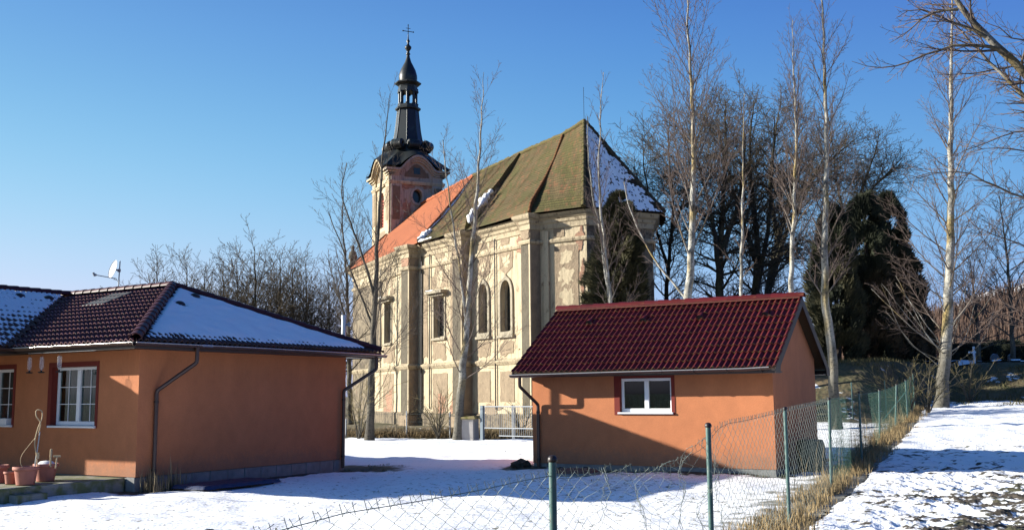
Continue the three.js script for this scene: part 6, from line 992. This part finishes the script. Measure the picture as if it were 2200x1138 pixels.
// ---------------------------------------------------------------- grasses
function blades(name, label, list, opt) { // list of [x, z, height, count, spread]
  const rnd = RNG(opt.seed), A = new Acc();
  for (const [x, z, h, n, sp, y0] of list) for (let k = 0; k < n; k++) {
    const a = rnd() * TAU, r = sp * Math.sqrt(rnd()), bx = x + r * Math.cos(a), bz = z + r * Math.sin(a), by = (y0 ?? ground(bx, bz)) - 0.02, hh = h * (0.45 + 0.75 * rnd()), la = rnd() * TAU, ln = hh * (opt.lean ?? 0.35) * rnd(), w = (opt.w ?? 0.006) * (0.6 + 0.8 * rnd());
    const c = mixc(opt.c0, opt.c1, rnd()), px = Math.cos(la + 1.57) * w, pz = Math.sin(la + 1.57) * w, m = V(bx + Math.cos(la) * ln * 0.35, by + hh * 0.62, bz + Math.sin(la) * ln * 0.35), tip = V(bx + Math.cos(la) * ln, by + hh, bz + Math.sin(la) * ln), b0 = V(bx - px, by, bz - pz), b1 = V(bx + px, by, bz + pz), m0 = V(m.x - px * 0.8, m.y, m.z - pz * 0.8), m1 = V(m.x + px * 0.8, m.y, m.z + pz * 0.8);
    A.tri(b0, b1, m1, c); A.tri(b0, m1, m0, c); A.tri(m0, m1, tip, c);
  }
  const m = new THREE.Mesh(A.geo(), M.foliage); m.name = numbered(name); m.castShadow = m.receiveShadow = true; m.userData = { label, category: 'grass', kind: 'stuff' }; scene.add(m);
}
{
  const r = RNG(31), straw = [];
  for (let i = 0; i < 620; i++) { const t = -4 + 37 * Math.pow(r(), 1.0), [x, z] = fenceXZ(t, -0.15 + 0.35 * (r() - 0.5) + 0.5 * Math.pow(r(), 3) * (r() < 0.7 ? -1 : 1)); const n = 0.5 + 0.5 * n2(t * 0.8, 4); straw.push([x, z, 0.16 + 0.34 * n * r(), 16 + 18 * n, 0.2]); }
  blades('dry_grass', 'straw-coloured dry grass along the foot of the fence', straw, { seed: 41, c0: [0.2, 0.14, 0.065], c1: [0.36, 0.26, 0.13], lean: 0.6, w: 0.006 });
  const tall = []; for (let i = 0; i < 60; i++) { const t = 5 + 24 * r(), [x, z] = fenceXZ(t, -0.3 - 0.8 * r()); tall.push([x, z, 0.9, 3, 0.12]); }
  blades('weed_stalks', 'tall dry weed stalks behind the fence', tall, { seed: 42, c0: [0.15, 0.12, 0.07], c1: [0.28, 0.22, 0.13], lean: 0.4, w: 0.005 });
  const tuft = []; for (let i = 0; i < 5200; i++) { const x = lerp(-15, 12, r()), z = lerp(-12, -45, Math.pow(r(), 0.8)); if (FC(x, z) > -0.3 || z < lawnEnd(x) || houseDist(x, z) < 0.05 || shedDist(x, z) < 0.05) continue; const b = lawnBare(x, z); if (r() > b * 0.9) continue; tuft.push([x, z, 0.055 + 0.05 * r(), 12, 0.11]); }
  blades('lawn_grass', 'tufts of green-brown grass poking through the snow on the lawn', tuft, { seed: 43, c0: [0.05, 0.055, 0.02], c1: [0.13, 0.115, 0.05], lean: 1.1, w: 0.005 });
  const ft = []; for (let i = 0; i < 1500; i++) { const [x, z] = fenceXZ(lerp(-4, 24, r()), lerp(0.6, 14, r())); if (fieldBare(x, z) < 0.6) continue; ft.push([x, z, 0.06 + 0.04 * r(), 8, 0.12]); }
  blades('field_grass', 'short weeds on the bare clods of the field', ft, { seed: 44, c0: [0.045, 0.045, 0.018], c1: [0.1, 0.085, 0.042], lean: 1.3, w: 0.005 });
  const bank = []; for (let i = 0; i < 900; i++) { const x = lerp(-9, 2.5, r()), z = lawnEnd(x) - 0.1 - 5 * Math.pow(r(), 1.4); bank.push([x, z, 0.2 + 0.25 * r(), 22, 0.35]); }
  blades('rough_grass', 'rough brown grass and brambles below the church wall', bank, { seed: 45, c0: [0.08, 0.06, 0.026], c1: [0.3, 0.205, 0.095], lean: 0.9, w: 0.011 });
  const bank2 = []; for (let i = 0; i < 800; i++) { const t = lerp(33.5, 42, r()), [x, z] = fenceXZ(t, lerp(-7, 16, r())); bank2.push([x, z, 0.12 + 0.12 * r(), 16, 0.45]); }
  blades('bank_grass', 'flattened olive grass on the bank below the churchyard', bank2, { seed: 46, c0: [0.06, 0.055, 0.02], c1: [0.14, 0.12, 0.05], lean: 1.4, w: 0.012 });
  const q = house.localToWorld(V(0.45, 0, 0.55)), clump = []; for (let i = 0; i < 16; i++) { const p = house.localToWorld(V(-0.2 + 1.0 * r(), 0, 0.12 + 0.5 * r())); clump.push([p.x, p.z, 0.35 + 0.42 * r(), 16, 0.12]); }
  blades('dry_stalks', 'clump of dry garden stalks at the bungalow corner', clump, { seed: 47, c0: [0.09, 0.075, 0.04], c1: [0.26, 0.2, 0.12], lean: 0.3, w: 0.007 });
}
{ // bare woodland standing on the far hillside
  const r = RNG(71), wood = []; for (let i = 0; i < 5200; i++) { const a = lerp(15, 40, r()) * D2R, j = 22.5 * Math.pow(r(), 0.8), rr = lerp(170, 330, j / 30), top = 16.5 + 22 * sstep(16, 34, a / D2R); wood.push([Math.sin(a) * rr, -Math.cos(a) * rr, 5.5, 3, 2.2, 1.2 + top * Math.pow(j / 30, 0.8)]); }
  blades('hill_woodland', 'brown bare woodland covering the far hillside', wood, { seed: 72, c0: [0.045, 0.026, 0.018], c1: [0.11, 0.062, 0.042], lean: 0.35, w: 0.11 });
}
renderer.render(scene, camera);
